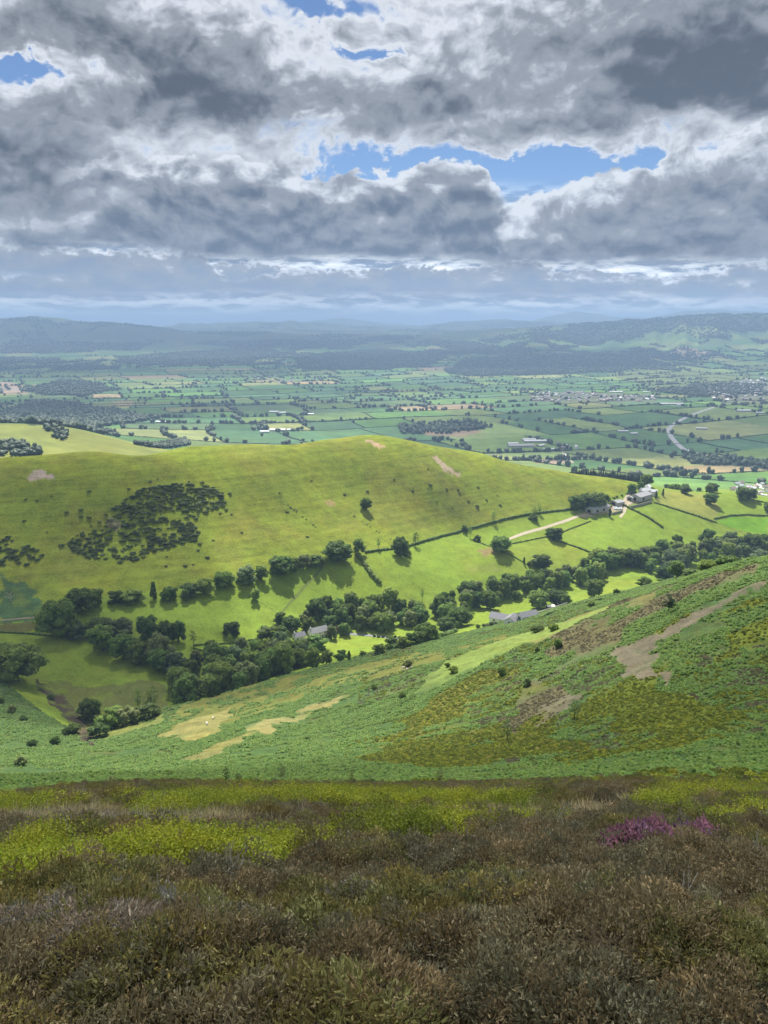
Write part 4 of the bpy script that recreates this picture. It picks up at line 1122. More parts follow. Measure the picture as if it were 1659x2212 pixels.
def hedge_line(name, pts, w, h, step, seed, mat, **kw):
    """a hedge along ground points: overlapping uneven clumps"""
    pts = np.asarray(pts)[:, :2]; seg = np.hypot(*np.diff(pts, axis=0).T); L = np.concatenate([[0], np.cumsum(seg)])
    s = np.arange(0, L[-1], step); rng = np.random.default_rng(seed)
    x = np.interp(s, L, pts[:, 0]) + rng.uniform(-.15, .15, len(s))*w; y = np.interp(s, L, pts[:, 1]) + rng.uniform(-.15, .15, len(s))*w
    P = np.stack([x, y, ground(x, y)-.15*h], -1)
    W = w*rng.uniform(.9, 1.4, len(s)); W = np.maximum(W, step*1.45)
    return lump_mesh(name, P, W, h*rng.uniform(.7, 1.35, len(s)), seed, mat, **kw)
_r = np.random.default_rng(21)
HEDGES, VT = [], []
vlo, vhi = 900, 10500
for r in range(len(FROWS)-1):
    v0, v1 = FROWS[r], FROWS[r+1]
    if v1 < -6500 or v0 > 11500: continue
    for k in range(len(FCUTS[r])-1):
        u0, u1 = FCUTS[r][k], FCUTS[r][k+1]
        if u1 < -7000 or u0 > 9000: continue
        for (a, b) in (((u0, v0), (u1, v0)), ((u0, v0), (u0, v1))):
            if _r.random() < .12: continue
            n = 9
            uu = np.linspace(a[0], b[0], n); vv = np.linspace(a[1], b[1], n)
            HEDGES.append((uu, vv))
U = np.concatenate([h[0] for h in HEDGES]); V_ = np.concatenate([h[1] for h in HEDGES])
HX, HY = from_field(U, V_)
keep = []
for i in range(len(HEDGES)):
    x, y = HX[i*9:i*9+9], HY[i*9:i*9+9]; R = np.hypot(x[4], y[4])
    if R < 1750 or R > 8200 or not in_view(x[4:5], y[4:5])[0] or (R < 2100 and x[4] < 250): continue
    keep.append((R, x, y))
keep.sort(key=lambda t: t[0])
mx = np.array([k[1][4] for k in keep]); my = np.array([k[2][4] for k in keep])
vis = visible(mx, my, ground(mx, my)+2.5) & ~in_woods(mx, my)
keep = [k for k, v in zip(keep, vis) if v]
rest = []
for i, (R, x, y) in enumerate(keep):
    hh = _r.choice([2.1, 2.8, 3.8, 6.5], p=[.4, .3, .2, .1])
    if i < 230:
        me = hedge_line('hedgerow', np.stack([x, y], -1), 2.6+hh*.35, hh, 3.6 if R < 3200 else 6, i, FAR_LEAF)
        link('hedgerow', me, label='dark field hedge on the vale floor, '+part_of(x[4], y[4], [400, 830, 1250], [900, 960]), cat='hedge', group='hedges between the fields of the vale')
    else:
        s = np.linspace(0, 8, max(6, int(np.hypot(x[8]-x[0], y[8]-y[0])/9)))
        rest.append(np.stack([np.interp(s, np.arange(9), x), np.interp(s, np.arange(9), y)], -1))
    Ln = np.hypot(x[8]-x[0], y[8]-y[0])
    nt_ = _r.poisson(Ln/40 * max(.12, .9+3.0*fbm(x[4:5]/600, y[4:5]/600, 3, 95)[0]))
    for _ in range(nt_):
        t = _r.uniform(0, 8); VT.append((np.interp(t, np.arange(9), x)+_r.uniform(-4, 4), np.interp(t, np.arange(9), y)+_r.uniform(-4, 4)))
rest = np.concatenate(rest); rz = ground(rest[:, 0], rest[:, 1])
link('distant_hedges', lump_mesh('distant_hedges', np.stack([rest[:, 0], rest[:, 1], rz], -1), _r.uniform(9, 15, len(rest)), _r.uniform(2, 4.2, len(rest)), 3, FAR_LEAF), kind='stuff')
VT = np.array(VT)
g = _r.uniform(size=(9000, 2)); gx = (g[:, 0]-.5)*7000; gy = 1700+g[:, 1]*6500          # copses and clumps
m = in_view(gx, gy) & (fbm(gx/230, gy/230, 3, 97) > .46) & ~((np.hypot(gx, gy) < 2250) & (gx < 300))
VT = np.concatenate([VT, np.stack([gx[m], gy[m]], -1)[:1500]])
# woods
wx, wy = [], []
for (r0, r1, sp_) in ((1800, 4200, 13), (4200, 6500, 17), (6500, 9500, 26), (9500, 16000, 48)):
    x = np.arange(-r1*.6, r1*.6, sp_); y = np.arange(r0*.85, r1, sp_)
    X, Y = np.meshgrid(x, y); X = X + _r.uniform(-.45, .45, X.shape)*sp_; Y = Y + _r.uniform(-.45, .45, Y.shape)*sp_
    R = np.hypot(X, Y); m = (R > r0) & (R <= r1) & in_view(X, Y)
    X, Y = X[m], Y[m]; m = in_woods(X, Y); wx.append(X[m]); wy.append(Y[m])
wx = np.concatenate(wx); wy = np.concatenate(wy)
if len(wx) > 26000:
    s = _r.permutation(len(wx))[:26000]; wx, wy = wx[s], wy[s]
TX = np.concatenate([VT[:, 0], wx]); TY = np.concatenate([VT[:, 1], wy]); TZ = ground(TX, TY)
R = np.hypot(TX, TY)
def not_farm(x, y): return np.ones(len(x), bool)
W = _r.uniform(9, 18, len(TX))*np.where(R > 6500, 1.6, 1)*np.where(R > 9500, 1.6, 1); H = _r.uniform(9, 17, len(TX))*np.where(R > 9500, 1.3, 1)
near = R < 3600
link('vale_trees', lump_mesh('vale_trees', np.stack([TX, TY, TZ], -1)[near], W[near], H[near], 5, FAR_LEAF, ico=ICO2), kind='stuff')
link('distant_woods', lump_mesh('distant_woods', np.stack([TX, TY, TZ], -1)[~near], W[~near], H[~near], 6, FAR_LEAF), kind='stuff')
# dark plantation behind the right end of the grassy hill
P = []
for px in np.linspace(1235, 1382, 85):
    for k in range(2):
        q = at_depth(px, 1012+(px-1235)*.135, 1150+k*12+_r.uniform(-6, 6)); P.append((q[0], q[1]))
P = np.array(P); pz = np.array([EYE + at_depth(px, 1004+(px-1235)*.165, 1150)[2] for px in np.repeat(np.linspace(1235, 1382, 85), 2)])
gz = ground(P[:, 0], P[:, 1]); Hh = np.clip(pz-gz, 8, 26)*_r.uniform(.85, 1.1, len(P))
link('conifer_plantation', lump_mesh('conifer_plantation', np.stack([P[:, 0], P[:, 1], gz], -1), _r.uniform(5, 8, len(P)), Hh, 8, FAR_NEEDLE, ico=ICO2, pointed=True), kind='stuff')
# woods on the second hill at left
P = []
for poly, sp_ in (([(0,962),(40,958),(90,972),(86,984),(30,990),(0,988)], 9), ([(95,924),(118,920),(146,938),(140,952),(118,948)], 17), ([(0,908),(120,902),(250,930),(260,946),(200,930),(100,914),(0,918)], 12), ([(290,960),(400,948),(410,962),(330,968)], 12)):
    w = hitpoly(poly, 900); a = np.random.default_rng(4).uniform(w.min(0)[:2], w.max(0)[:2], (4000, 2)); a = a[inpoly(a[:, 0], a[:, 1], w)]
    ar = np.ptp(w[:, 0])*np.ptp(w[:, 1])*.6; P.append(a[:int(min(400, ar/sp_**2))])
P = np.concatenate(P)
link('hillside_copse', lump_mesh('hillside_copse', np.stack([P[:, 0], P[:, 1], ground(P[:, 0], P[:, 1])], -1), _r.uniform(7, 13, len(P)), _r.uniform(6, 11, len(P)), 9, FAR_LEAF, ico=ICO2), kind='stuff')

# ------------------------------------------------------------------ near hedges, walls and fences
def way(pts, rmin=300):
    return hitpoly(pts, rmin)
NEARH = [
 ([(790,1194),(860,1186),(930,1166),(1000,1146),(1060,1131),(1110,1118),(1180,1107),(1240,1098)], 2.2, 1.7, 'long low hedge along the foot of the grassy hill up to the barns'),
 ([(1345,1091),(1385,1111),(1432,1141)], 2.0, 1.8, 'straight dark hedge running down from the farmyard between two bright fields'),
 ([(1412,1086),(1445,1096),(1480,1107),(1522,1121),(1548,1129)], 1.8, 1.5, 'dark hedge down the middle of the upper right fields'),
 ([(1543,1121),(1575,1114),(1612,1112),(1659,1114)], 1.8, 1.5, 'curved dark hedge along the top of the brightest right field'),
 ([(1636,1083),(1659,1087),(1700,1090)], 1.6, 1.5, 'short hedge by the pair of trees at the far right'),
 ([(1211,1170),(1250,1184),(1292,1202)], 1.8, 1.3, 'broken hedge running down to the stream wood from the pair of small trees'),
 ([(1100,1176),(1145,1167),(1190,1158),(1211,1152),(1245,1138),(1276,1126)], 1.2, .9, 'thin low hedge below the stony farm track'),
 ([(774,1199),(790,1224),(806,1246),(822,1262)], 3.2, 2.8, 'short thick hedge running down between the two brightest fields'),
 ([(1022,1166),(1050,1178),(1083,1190),(1115,1206),(1143,1223)], 1.2, .9, 'overgrown ditch line between the oak and the stream wood'),
 ([(830,1407),(880,1396),(940,1384),(985,1366)], 2.6, 2.2, 'thick hedge along the edge of the bracken below the garden field'),
 ([(1160,1338),(1190,1325),(1240,1308),(1300,1296)], 1.8, 1.2, 'hedge bank beside the lane above the bracken bench'),
 ([(0,1366),(60,1369),(110,1374)], 1.6, 1.0, 'dark bank crossing the left edge above the meadow'),
 ([(418,1395),(460,1392),(500,1390),(560,1380)], 1.3, 1.0, 'thin field hedge above the lower wood'),
 ([(418,1400),(450,1412),(490,1420)], 1.0, .9, 'thin hedge slanting down to the lower wood'),
]
for i, (pts, w, h, lb) in enumerate(NEARH):
    link('hedge', hedge_line('hedge', way(pts), w, h*1.2, .9, 60+i, LEAF['mid'], ico=ICO2), label=lb, cat='hedge', group='hedges of the valley fields')
WOODEN = plain_mat('weathered_wood', (.16,.135,.10), .9, .3, 3)
def fence(pts, label):
    P = way(pts); L = np.concatenate([[0], np.cumsum(np.hypot(*np.diff(P[:, :2], axis=0).T))])
    e = bpy.data.objects.new('fence', None); COL.objects.link(e); e.location = P[0]; e['label'] = label; e['category'] = 'fence'; e['group'] = 'fences of the valley fields'
    V, F = tube([(0,0,-.2),(0,0,1.25)], [.08,.07], 5); pm = quadmesh('post', V, F, [WOODEN])
    s = np.arange(0, L[-1], 5.0); x = np.interp(s, L, P[:, 0]); y = np.interp(s, L, P[:, 1]); z = ground(x, y)
    for q in zip(x, y, z):
        o = link('post', pm, e); o.location = np.array(q)-P[0]
    for hz in (.55, 1.05):
        V, F = tube([np.array((a, b, c+hz))-P[0] for a, b, c in zip(x, y, z)], [.03]*len(x), 4)
        link('rail', quadmesh('rail', V, F, [WOODEN]), e)
fence([(1432,1141),(1462,1148),(1490,1153),(1545,1151),(1605,1148)], 'post and rail fence from the hedge end across the brightest right field')
fence([(1550,1130),(1580,1142),(1615,1158)], 'fence running down from the middle hedge to the stream wood')
fence([(552,1298),(580,1312),(604,1328)], 'thin fence from the lone field tree to the farmhouse wood')
STONE = plain_mat('grey_stone', (.27,.25,.23), .9, .4, 1.2)
def wall_strip(pts, h, w, label, rmin=300):
    P = way(pts, rmin); x, y = P[:, 0], P[:, 1]; V, F = [], []
    for i in range(len(P)):
        d = P[min(i+1, len(P)-1)]-P[max(i-1, 0)]; n = np.array([-d[1], d[0]])/np.hypot(d[0], d[1])*w/2
        z = float(ground(x[i], y[i]))
        for sgn, hz in ((1,-.3),(1,h),(-1,h),(-1,-.3)): V.append((x[i]+n[0]*sgn, y[i]+n[1]*sgn, z+hz))
    for i in range(len(P)-1):
        for k in range(3): F.append((i*4+k, i*4+k+1, i*4+k+5, i*4+k+4))
    F += [(0,1,2,3), tuple((len(P)-1)*4+k for k in (3,2,1,0))]
    link('stone_wall', quadmesh('stone_wall', V, F, [STONE], False), label=label, cat='wall', group='stone walls')
wall_strip([(1362,1098),(1385,1093),(1408,1086)], 3.0, .6, 'grey retaining wall below the upper barn')
wall_strip([(1322,1112),(1345,1106)], 2.6, .6, 'grey yard wall below the wrapped bales')
wall_strip([(1150,1330),(1185,1318),(1228,1303)], 1.2, .5, 'low stone wall beside the lane to the grey-roofed house')
# ------------------------------------------------------------------ tracks and roads
def ribbon(name, pts, w, mat, rmin=300, lift=.16, n=80):
    P = way(pts, rmin); L = np.concatenate([[0], np.cumsum(np.hypot(*np.diff(P[:, :2], axis=0).T))]); s = np.linspace(0, L[-1], n)
    k = np.ones(5)/5
    x = np.interp(s, L, P[:, 0]); y = np.interp(s, L, P[:, 1])
    x[2:-2] = np.convolve(x, k, 'valid'); y[2:-2] = np.convolve(y, k, 'valid')
    dx, dy = np.gradient(x), np.gradient(y); l = np.hypot(dx, dy)+1e-9; V = []
    ww = w*(1+.15*fbm(s/9, s*0, 2, 5))
    for t in (-.5, 0, .5):
        X = x - dy/l*ww*t; Y = y + dx/l*ww*t; V.append(np.stack([X, Y, ground(X, Y)+lift], -1))
    V = np.stack(V, 1).reshape(-1, 3); i = np.arange(n-1)[:, None]*3
    F = np.concatenate([i+np.array([[0,3,4,1]]), i+np.array([[1,4,5,2]])])
    link(name, mesh_np(name, V, F, [mat]), kind='structure')
STONY = plain_mat('stony_track', (.38,.33,.24), .95, .45, .5); TARM = plain_mat('tarmac', (.20,.20,.21), .9, .15, .5); EARTH = plain_mat('earth_track', (.24,.20,.13), .95, .3, .5)
ribbon('farm_track', [(1096,1166),(1130,1153),(1180,1139),(1215,1128),(1252,1113)], 4.6, STONY)
ribbon('farm_track', [(1338,1094),(1350,1080),(1358,1069),(1364,1060)], 4.2, STONY)
ribbon('farm_track', [(1340,1118),(1349,1105),(1352,1092),(1368,1083),(1385,1076)], 3.6, STONY)
ribbon('lane', [(742,1368),(780,1371),(820,1374),(890,1379)], 4.5, TARM)
ribbon('lane', [(1148,1334),(1187,1322),(1232,1305)], 4.2, TARM)
ribbon('field_path', [(697,1226),(660,1265),(630,1298),(606,1326)], 2.0, plain_mat('worn_grass', (.10,.13,.03), .95, .2, .5), lift=.1)
ribbon('field_path', [(0,1340),(50,1336),(95,1332)], 2.6, EARTH)
ribbon('main_road', [(1560,875),(1490,898),(1455,916),(1444,926),(1448,942),(1462,958),(1478,972),(1500,979),(1530,985)], 17, plain_mat('pale_road', (.34,.34,.35), .9, .15, .2), 1500, .5)
ribbon('farm_road', [(1213,973),(1222,986),(1238,1000)], 7, STONY, 1500, .5)

# ------------------------------------------------------------------ buildings
WHITEW = plain_mat('white_render', (.78,.77,.74), .8, .08, .4); SLATE = plain_mat('slate_roof', (.20,.20,.22), .6, .2, .8); PALEROOF = plain_mat('pale_sheet_roof', (.58,.59,.60), .5, .12, .3)
GREYW = plain_mat('grey_block_wall', (.36,.35,.34), .9, .2, .5); DOORSHADE = plain_mat('doorway_shade', (.02,.02,.022), .9, .1, 1); RUST = plain_mat('rusty_sheet', (.17,.10,.065), .8, .35, .6)  # barn doorway slabs carry the shade of the inside as their colour
BRICKW = plain_mat('brick_wall', (.30,.19,.14), .9, .15, .5); GLASS = plain_mat('window_glass', (.03,.035,.045), .12, .1, 1, .5); WOODD = plain_mat('painted_door', (.09,.13,.12), .6, .1, 1)
SHEET = plain_mat('sheet_roof', (.30,.30,.31), .55, .22, .25)
def boxm(x0, x1, y0, y1, z0, z1):
    V = [(x0,y0,z0),(x1,y0,z0),(x1,y1,z0),(x0,y1,z0),(x0,y0,z1),(x1,y0,z1),(x1,y1,z1),(x0,y1,z1)]
    return V, [(3,2,1,0),(4,5,6,7),(0,1,5,4),(1,2,6,5),(2,3,7,6),(3,0,4,7)]
def gable_wall(L, Wd, h, rh):
    a, b = L/2, Wd/2
    V = [(-a,-b,-1),(a,-b,-1),(a,b,-1),(-a,b,-1),(-a,-b,h),(a,-b,h),(a,b,h),(-a,b,h),(-a,0,h+rh),(a,0,h+rh)]
    return V, [(0,1,5,4),(2,3,7,6),(1,2,6,9,5),(3,0,4,8,7),(3,2,1,0)]
def gable_roof(L, Wd, h, rh, ov=.35, th=.14):
    a, b = L/2+ov, Wd/2+ov; dz = rh*ov/(Wd/2)
    prof = [(-b,h-dz),(0,h+rh),(b,h-dz)]
    V = []
    for x in (-a, a):
        for y, z in prof: V.append((x, y, z+.02))
        for y, z in prof: V.append((x, y, z+.02+th))
    F = [(3,9,10,4),(4,10,11,5),(1,7,6,0),(2,8,7,1),(0,6,9,3),(5,11,8,2),(0,3,4,1),(1,4,5,2),(7,10,9,6),(8,11,10,7)]
    return V, F
def building(name, px, py, L, Wd, h, rh, yaw, wallm, roofm, label, cat, windows=(), doors=(), chim=(), group=None, rmin=300, holes=()):
    p = hit(px, py, rmin)
    e = bpy.data.objects.new(name, None); COL.objects.link(e); e.location = p; e.rotation_euler = (0, 0, rad(yaw)); e['label'] = label; e['category'] = cat
    if group: e['group'] = group
    V, F = gable_wall(L, Wd, h, rh); link('wall', quadmesh('wall', V, F, [wallm], False), e)
    V, F = gable_roof(L, Wd, h, rh); r = link('roof', quadmesh('roof', V, F, [roofm], False), e)
    for x, y in chim:
        parts = [boxm(x-.45, x+.45, y-.4, y+.4, h+rh*.4, h+rh+1.1), boxm(x-.15, x+.15, y-.15, y+.15, h+rh+1.1, h+rh+1.5)]
        V, F = join(parts); link('chimney', quadmesh('chimney', V, F, [wallm], False), r)
    for side, u, z, w_, hh in windows:       # side: f front long wall (-y), e end wall (+x), g end wall (-x)
        if side == 'f': B = boxm(u-w_/2, u+w_/2, -Wd/2-.06, -Wd/2+.05, z, z+hh); Bf = boxm(u-w_/2-.1, u+w_/2+.1, -Wd/2-.04, -Wd/2+.04, z-.1, z+hh+.1)
        else:
            sx = 1 if side == 'e' else -1
            B = boxm(sx*L/2-.06, sx*L/2+.06, u-w_/2, u+w_/2, z, z+hh); Bf = boxm(sx*L/2-.04, sx*L/2+.04, u-w_/2-.1, u+w_/2+.1, z-.1, z+hh+.1)
        w = link('window', quadmesh('window', *Bf, [WHITEW], False), e); link('pane', quadmesh('pane', *B, [GLASS], False), w)
    for side, u, z, w_, hh in doors:
        if side == 'f': B = boxm(u-w_/2, u+w_/2, -Wd/2-.07, -Wd/2+.05, z, z+hh)
        else:
            sx = 1 if side == 'e' else -1; B = boxm(sx*L/2-.07, sx*L/2+.07, u-w_/2, u+w_/2, z, z+hh)
        link('doorway' if wallm in (GREYW, RUST) else 'door', quadmesh('door', *B, [DOORSHADE if wallm in (GREYW, RUST) else WOODD], False), e)
    return e
# hillside farm
building('barn', 1291, 1102, 34, 13, 4.2, 2.6, 38, GREYW, SHEET, 'long grey barn with an open dark gable at the end of the stony track', 'barn', doors=[('g',0,-.5,5,3.6),('f',-9,0,4,2.6),('f',4,0,4,2.6)], group='farm buildings on the hill end')
building('barn', 1333, 1089, 13, 13, 3.6, 2.0, 30, GREYW, SHEET, 'small square shed between the long barn and the upper barn', 'barn', doors=[('g',0,-.5,6,3.2)], group='farm buildings on the hill end')
building('barn', 1384, 1077, 30, 15, 5.0, 3.0, 42, GREYW, SHEET, 'upper grey barn with its wide roof next to the white farmhouse', 'barn', doors=[('g',1,-.5,6,4.2),('f',-6,0,4,3)], group='farm buildings on the hill end')
building('barn', 1366, 1078, 13, 9, 3.2, 1.6, 42, GREYW, PALEROOF, 'low lean-to shed at the left side of the upper barn', 'barn', doors=[('g',0,-.5,4,2.6)], group='farm buildings on the hill end')
for px, py, L, Wd, h, rh, yw, lb in ((1392,1067,15,7.5,5.2,2.8,25,'white farmhouse on the hill end, left block of three'),(1408,1068,13,7,4.4,2.6,-20,'white farm cottage right of the farmhouse, lowest roof of three'),(1399,1059,11,7,5,2.6,60,'white gabled block rising behind the farmhouse on the hill end')):
    building('farmhouse', px, py, L, Wd, h, rh, yw, WHITEW, PALEROOF, lb, 'house', windows=[('f',-L*.28,1,1.1,1.2),('f',L*.28,1,1.1,1.2),('f',-L*.28,3.3,1.1,1.1),('f',L*.28,3.3,1.1,1.1),('g',0,2.6,1.0,1.1)], doors=[('f',0,-.2,1.1,2.2)], chim=[(-L*.42,0)], group='white houses of the hill end farm')
BALEW = plain_mat('bale_wrap', (.72,.76,.80), .35, .1, .5, .4)
def bale_mesh():
    n = 14; V = []; F = []
    for k in range(n):
        t = 2*pi*k/n
        for x, r in ((-.62,.52),(-.55,.64),(.55,.64),(.62,.52)): V.append((x, cos(t)*r, .64+sin(t)*r))
    for k in range(n):
        for q in range(3): F.append((k*4+q, ((k+1)%n)*4+q, ((k+1)%n)*4+q+1, k*4+q+1))
    F += [tuple(k*4 for k in range(n)), tuple(k*4+3 for k in reversed(range(n)))]
    return quadmesh('silage_bale', V, F, [BALEW])
bm_ = bale_mesh(); p = hit(1334, 1099, 500)
for k in range(18):
    x, y = p[0]+(k % 6-2.5)*1.9+RNG.uniform(-.3, .3), p[1]+(k//6-1)*2.2+RNG.uniform(-.3, .3)
    o = link('silage_bale', bm_, label='white wrapped bale in the stack between the barns', cat='bale', group='wrapped bales by the barns')
    o.location = (x, y, float(ground(x, y))-.05); o.rotation_euler = (0, 0, RNG.uniform(-.4, .4)); o.scale = (1.25,)*3
# valley houses
building('farmhouse', 687, 1374, 15, 7.5, 4.8, 3.2, 32, WHITEW, SHEET, 'white two-storey farmhouse with a pale slate roof among the valley trees', 'house', windows=[('f',-4.5,1,1.0,1.1),('f',0,1,1.0,1.1),('f',4.5,1,1.0,1.1),('f',-4.5,3.2,1.0,1.0),('f',0,3.2,1.0,1.0),('f',4.5,3.2,1.0,1.0),('e',1,2.8,1,1.2)], doors=[('f',2.2,-.1,1.1,2.1)], chim=[(-6.6,0)], group='white farmhouse and its wing')
building('cottage', 646, 1380, 9, 6.5, 3.2, 2.4, 30, WHITEW, SLATE, 'white cottage wing with a tall chimney left of the farmhouse', 'house', windows=[('f',1.5,1,1.0,1.1),('e',0,1,1,1.1)], doors=[('f',-1.5,-.1,1.0,2.0)], chim=[(-3.8,0)], group='white farmhouse and its wing')
building('shed', 713, 1361, 14, 5, 2.6, 1.0, 5, RUST, RUST, 'low rust-brown shed behind the white farmhouse', 'shed', doors=[('f',-3,0,2.4,2.0)])
building('bungalow', 1086, 1342, 17, 9, 3.0, 2.8, -28, WHITEW, SLATE, 'grey-roofed bungalow with skylights at the foot of the bracken bench', 'house', windows=[('f',-5,.9,1.6,1.2),('f',4,.9,1.6,1.2),('e',0,1,1.6,1.2)], doors=[('f',0,-.1,1.1,2.1)], group='grey-roofed houses by the lane')
building('bungalow', 1105, 1346, 9, 7, 3.0, 2.4, 62, WHITEW, SLATE, 'gabled wing at the right end of the grey-roofed bungalow', 'house', windows=[('g',0,1,1.8,1.3)], group='grey-roofed houses by the lane')
building('garage', 1139, 1336, 12, 7, 2.8, 2.2, 24, WHITEW, SLATE, 'grey-roofed garage across the yard from the bungalow', 'garage', doors=[('g',0,-.1,3.0,2.3)], group='grey-roofed houses by the lane')
building('hut', 1189, 1314, 7, 4, 2.4, .6, 15, plain_mat('dark_boarding', (.05,.042,.035), .8), WHITEW, 'little dark hut with a white roof beside the lane', 'hut', doors=[('f',1,-.1,1,1.9)])
# village, farms and town of the vale: small houses, walls and roof in one mesh each
def small_house(name, L, Wd, h, rh, wm, rm):
    V1, F1 = gable_wall(L, Wd, h, rh); V2, F2 = gable_roof(L, Wd, h, rh, .4)
    V, F = join([(V1, F1), (V2, F2), boxm(L*.36, L*.36+.9, -.45, .45, h+rh*.5, h+rh+1.0)])
    me = quadmesh(name, V, F, [wm, rm], False)
    for i, q in enumerate(me.polygons): q.material_index = 1 if len(F1) <= i < len(F1)+len(F2) else 0
    return me
TOWNR = plain_mat('town_roof', (.34,.31,.32), .7, .15, .3); REDR = plain_mat('brown_tile_roof', (.34,.25,.21), .8, .15, .3); CREAM = plain_mat('cream_wall', (.62,.58,.52), .85, .1, .3)
SH = [small_house('house', 11, 8, 5, 2.8, WHITEW, TOWNR), small_house('house', 9, 7.5, 5, 2.8, CREAM, REDR), small_house('house', 15, 8, 5.2, 3, BRICKW, TOWNR), small_house('house', 12, 7, 3, 2.4, CREAM, PALEROOF)]
CARAVAN = small_house('caravan', 11, 4, 2.8, .5, WHITEW, WHITEW)
SHED = [small_house('shed', 42, 17, 5, 2.6, GREYW, PALEROOF), small_house('shed', 48, 20, 5, 3, GREYW, SHEET), small_house('shed', 22, 12, 4, 2, GREYW, PALEROOF)]
def scatter_houses(poly, n, meshes, name, cat, label, group, rmin=1300, seed=1, gap=13, yaws=(0, 90), base=20, scale=1.0):
    P = hitpoly(poly, rmin); rng = np.random.default_rng(seed); T = []
    c = rng.uniform(P.min(0)[:2], P.max(0)[:2], (n*80, 2)); c = c[inpoly(c[:, 0], c[:, 1], P)]
    for x, y in c:
        if len(T) >= n: break
        if any((x-a)**2+(y-b)**2 < gap*gap for a, b in T): continue
        T.append((x, y))
        o = link(name, meshes[int(rng.integers(len(meshes)))], label=label + ', ' + part_of(x, y, list(np.quantile([q[0] for q in poly], [.25, .5, .75])), [float(np.mean([q[1] for q in poly]))]), cat=cat, group=group)
        o.location = (x, y, float(ground(x, y))-.2); o.rotation_euler = (0, 0, rad(base+yaws[int(rng.integers(len(yaws)))]+rng.uniform(-12, 12))); o.scale = (scale*rng.uniform(.85, 1.2), scale, scale*rng.uniform(.9, 1.1))
scatter_houses([(1562,1050),(1600,1044),(1680,1042),(1690,1074),(1640,1072),(1580,1062)], 38, SH[:2]+[CARAVAN, SH[3]], 'house', 'house', 'pale roofed village house below the right fields', 'village below the right fields', 1250, 2, 11)
scatter_houses([(1141,852),(1200,846),(1262,848),(1330,856),(1422,856),(1422,869),(1330,868),(1250,871),(1150,868)], 95, SH, 'house', 'house', 'small house of the housing estate at the near side of the town', 'houses of the town estate', 1500, 3, 17, scale=1.35)
scatter_houses([(1524,845),(1560,832),(1600,822),(1659,816),(1700,820),(1700,872),(1600,874),(1550,868)], 85, SH, 'house', 'house', 'small house of the town centre', 'houses of the town centre', 1500, 4, 19, scale=1.5)
scatter_houses([(535,814),(600,812),(655,818),(650,828),(560,828)], 30, SH, 'house', 'house', 'small house of the distant village beyond the middle of the vale', 'distant village', 1500, 5, 22, scale=1.3)
FARMS = [ # picture place, mesh, yaw, label, length factor
 (1157,955,0,5,'long pale-roofed shed at the top of the big vale farm',1.5),(1125,965,1,5,'long dark-grey shed at the left of the big vale farm',1.35),(1186,972,2,5,'short pale shed at the front of the big vale farm',1.3),(1142,951,2,5,'narrow shed behind the long pale one of the big vale farm',1.6),(1108,960,2,8,'small shed at the left end of the big vale farm',1.2),(1168,964,2,40,'shed in the middle of the yard of the big vale farm',1.0),
 (1450,874,0,0,'long white-roofed school building at the edge of the town',1.9),(1468,877,2,0,'short white building beside the long school building',1.0),(1609,889,0,0,'large pale works roof below the town',1.3),(1640,893,2,10,'small pale works roof right of the large one below the town',1.2),
 (1368,938,2,20,'pale barn right of the hall in the middle of the vale',1.0),(1345,933,2,0,'grey-roofed hall under dark trees in the middle of the vale',1.3),(1515,927,2,-15,'low farm shed right of the curving road',1.4),(1490,976,2,10,'white cottage at the end of the curving road',.7),
 (600,931,0,0,'largest pale shed of the farm beyond the left crest of the hill',1.0),(572,934,2,0,'small shed at the left of the farm beyond the hill crest',1.1),(628,930,2,20,'white shed at the right of the farm beyond the hill crest',1.0),(592,891,2,0,'left shed of the farm high above the hill knoll',1.3),(612,893,2,10,'right shed of the farm high above the hill knoll',1.2),(668,896,2,0,'pale low shed alone in the fields above the hill knoll',1.3),
 (350,913,2,0,'grey shed of the farm at the left side of the vale',1.5),(232,913,2,0,'lone grey shed at the far left of the vale fields',1.2),(1330,848,0,0,'long pale factory roof above the housing estate',1.3),(1395,848,2,0,'short bright factory roof above the housing estate',1.3),
]
for px, py, k, yw, lb, lf in FARMS:
    p = hit(px, py, 1500); o = link('shed', SHED[k], label=lb, cat='shed', group='farm and works buildings of the vale')
    o.location = p - np.array([0,0,.2]); o.rotation_euler = (0, 0, rad(yw)); o.scale = (lf*1.3, 1.25, 1.15)
scatter_houses([(1190,956),(1215,958),(1260,966),(1235,972),(1200,968)], 8, SH, 'house', 'house', 'house at the right end of the big vale farm', 'houses of the big vale farm', 1500, 7, 14)
for k in range(9):
    px, py = (1219+k*1.9, 981+k*2.4) if k < 5 else (1160+(k-5)*22, 991)
    p = hit(px, py, 1500); o = link('trailer', CARAVAN, label='white trailer parked below the big vale farm' if k < 5 else 'long white trailer at the edge of the brown field below the vale farm', cat='trailer', group='white trailers by the vale farm')
    o.location = p; o.rotation_euler = (0, 0, rad(70 if k < 5 else 0)); o.scale = (1.0 if k < 5 else 1.4, 1.0, 1)
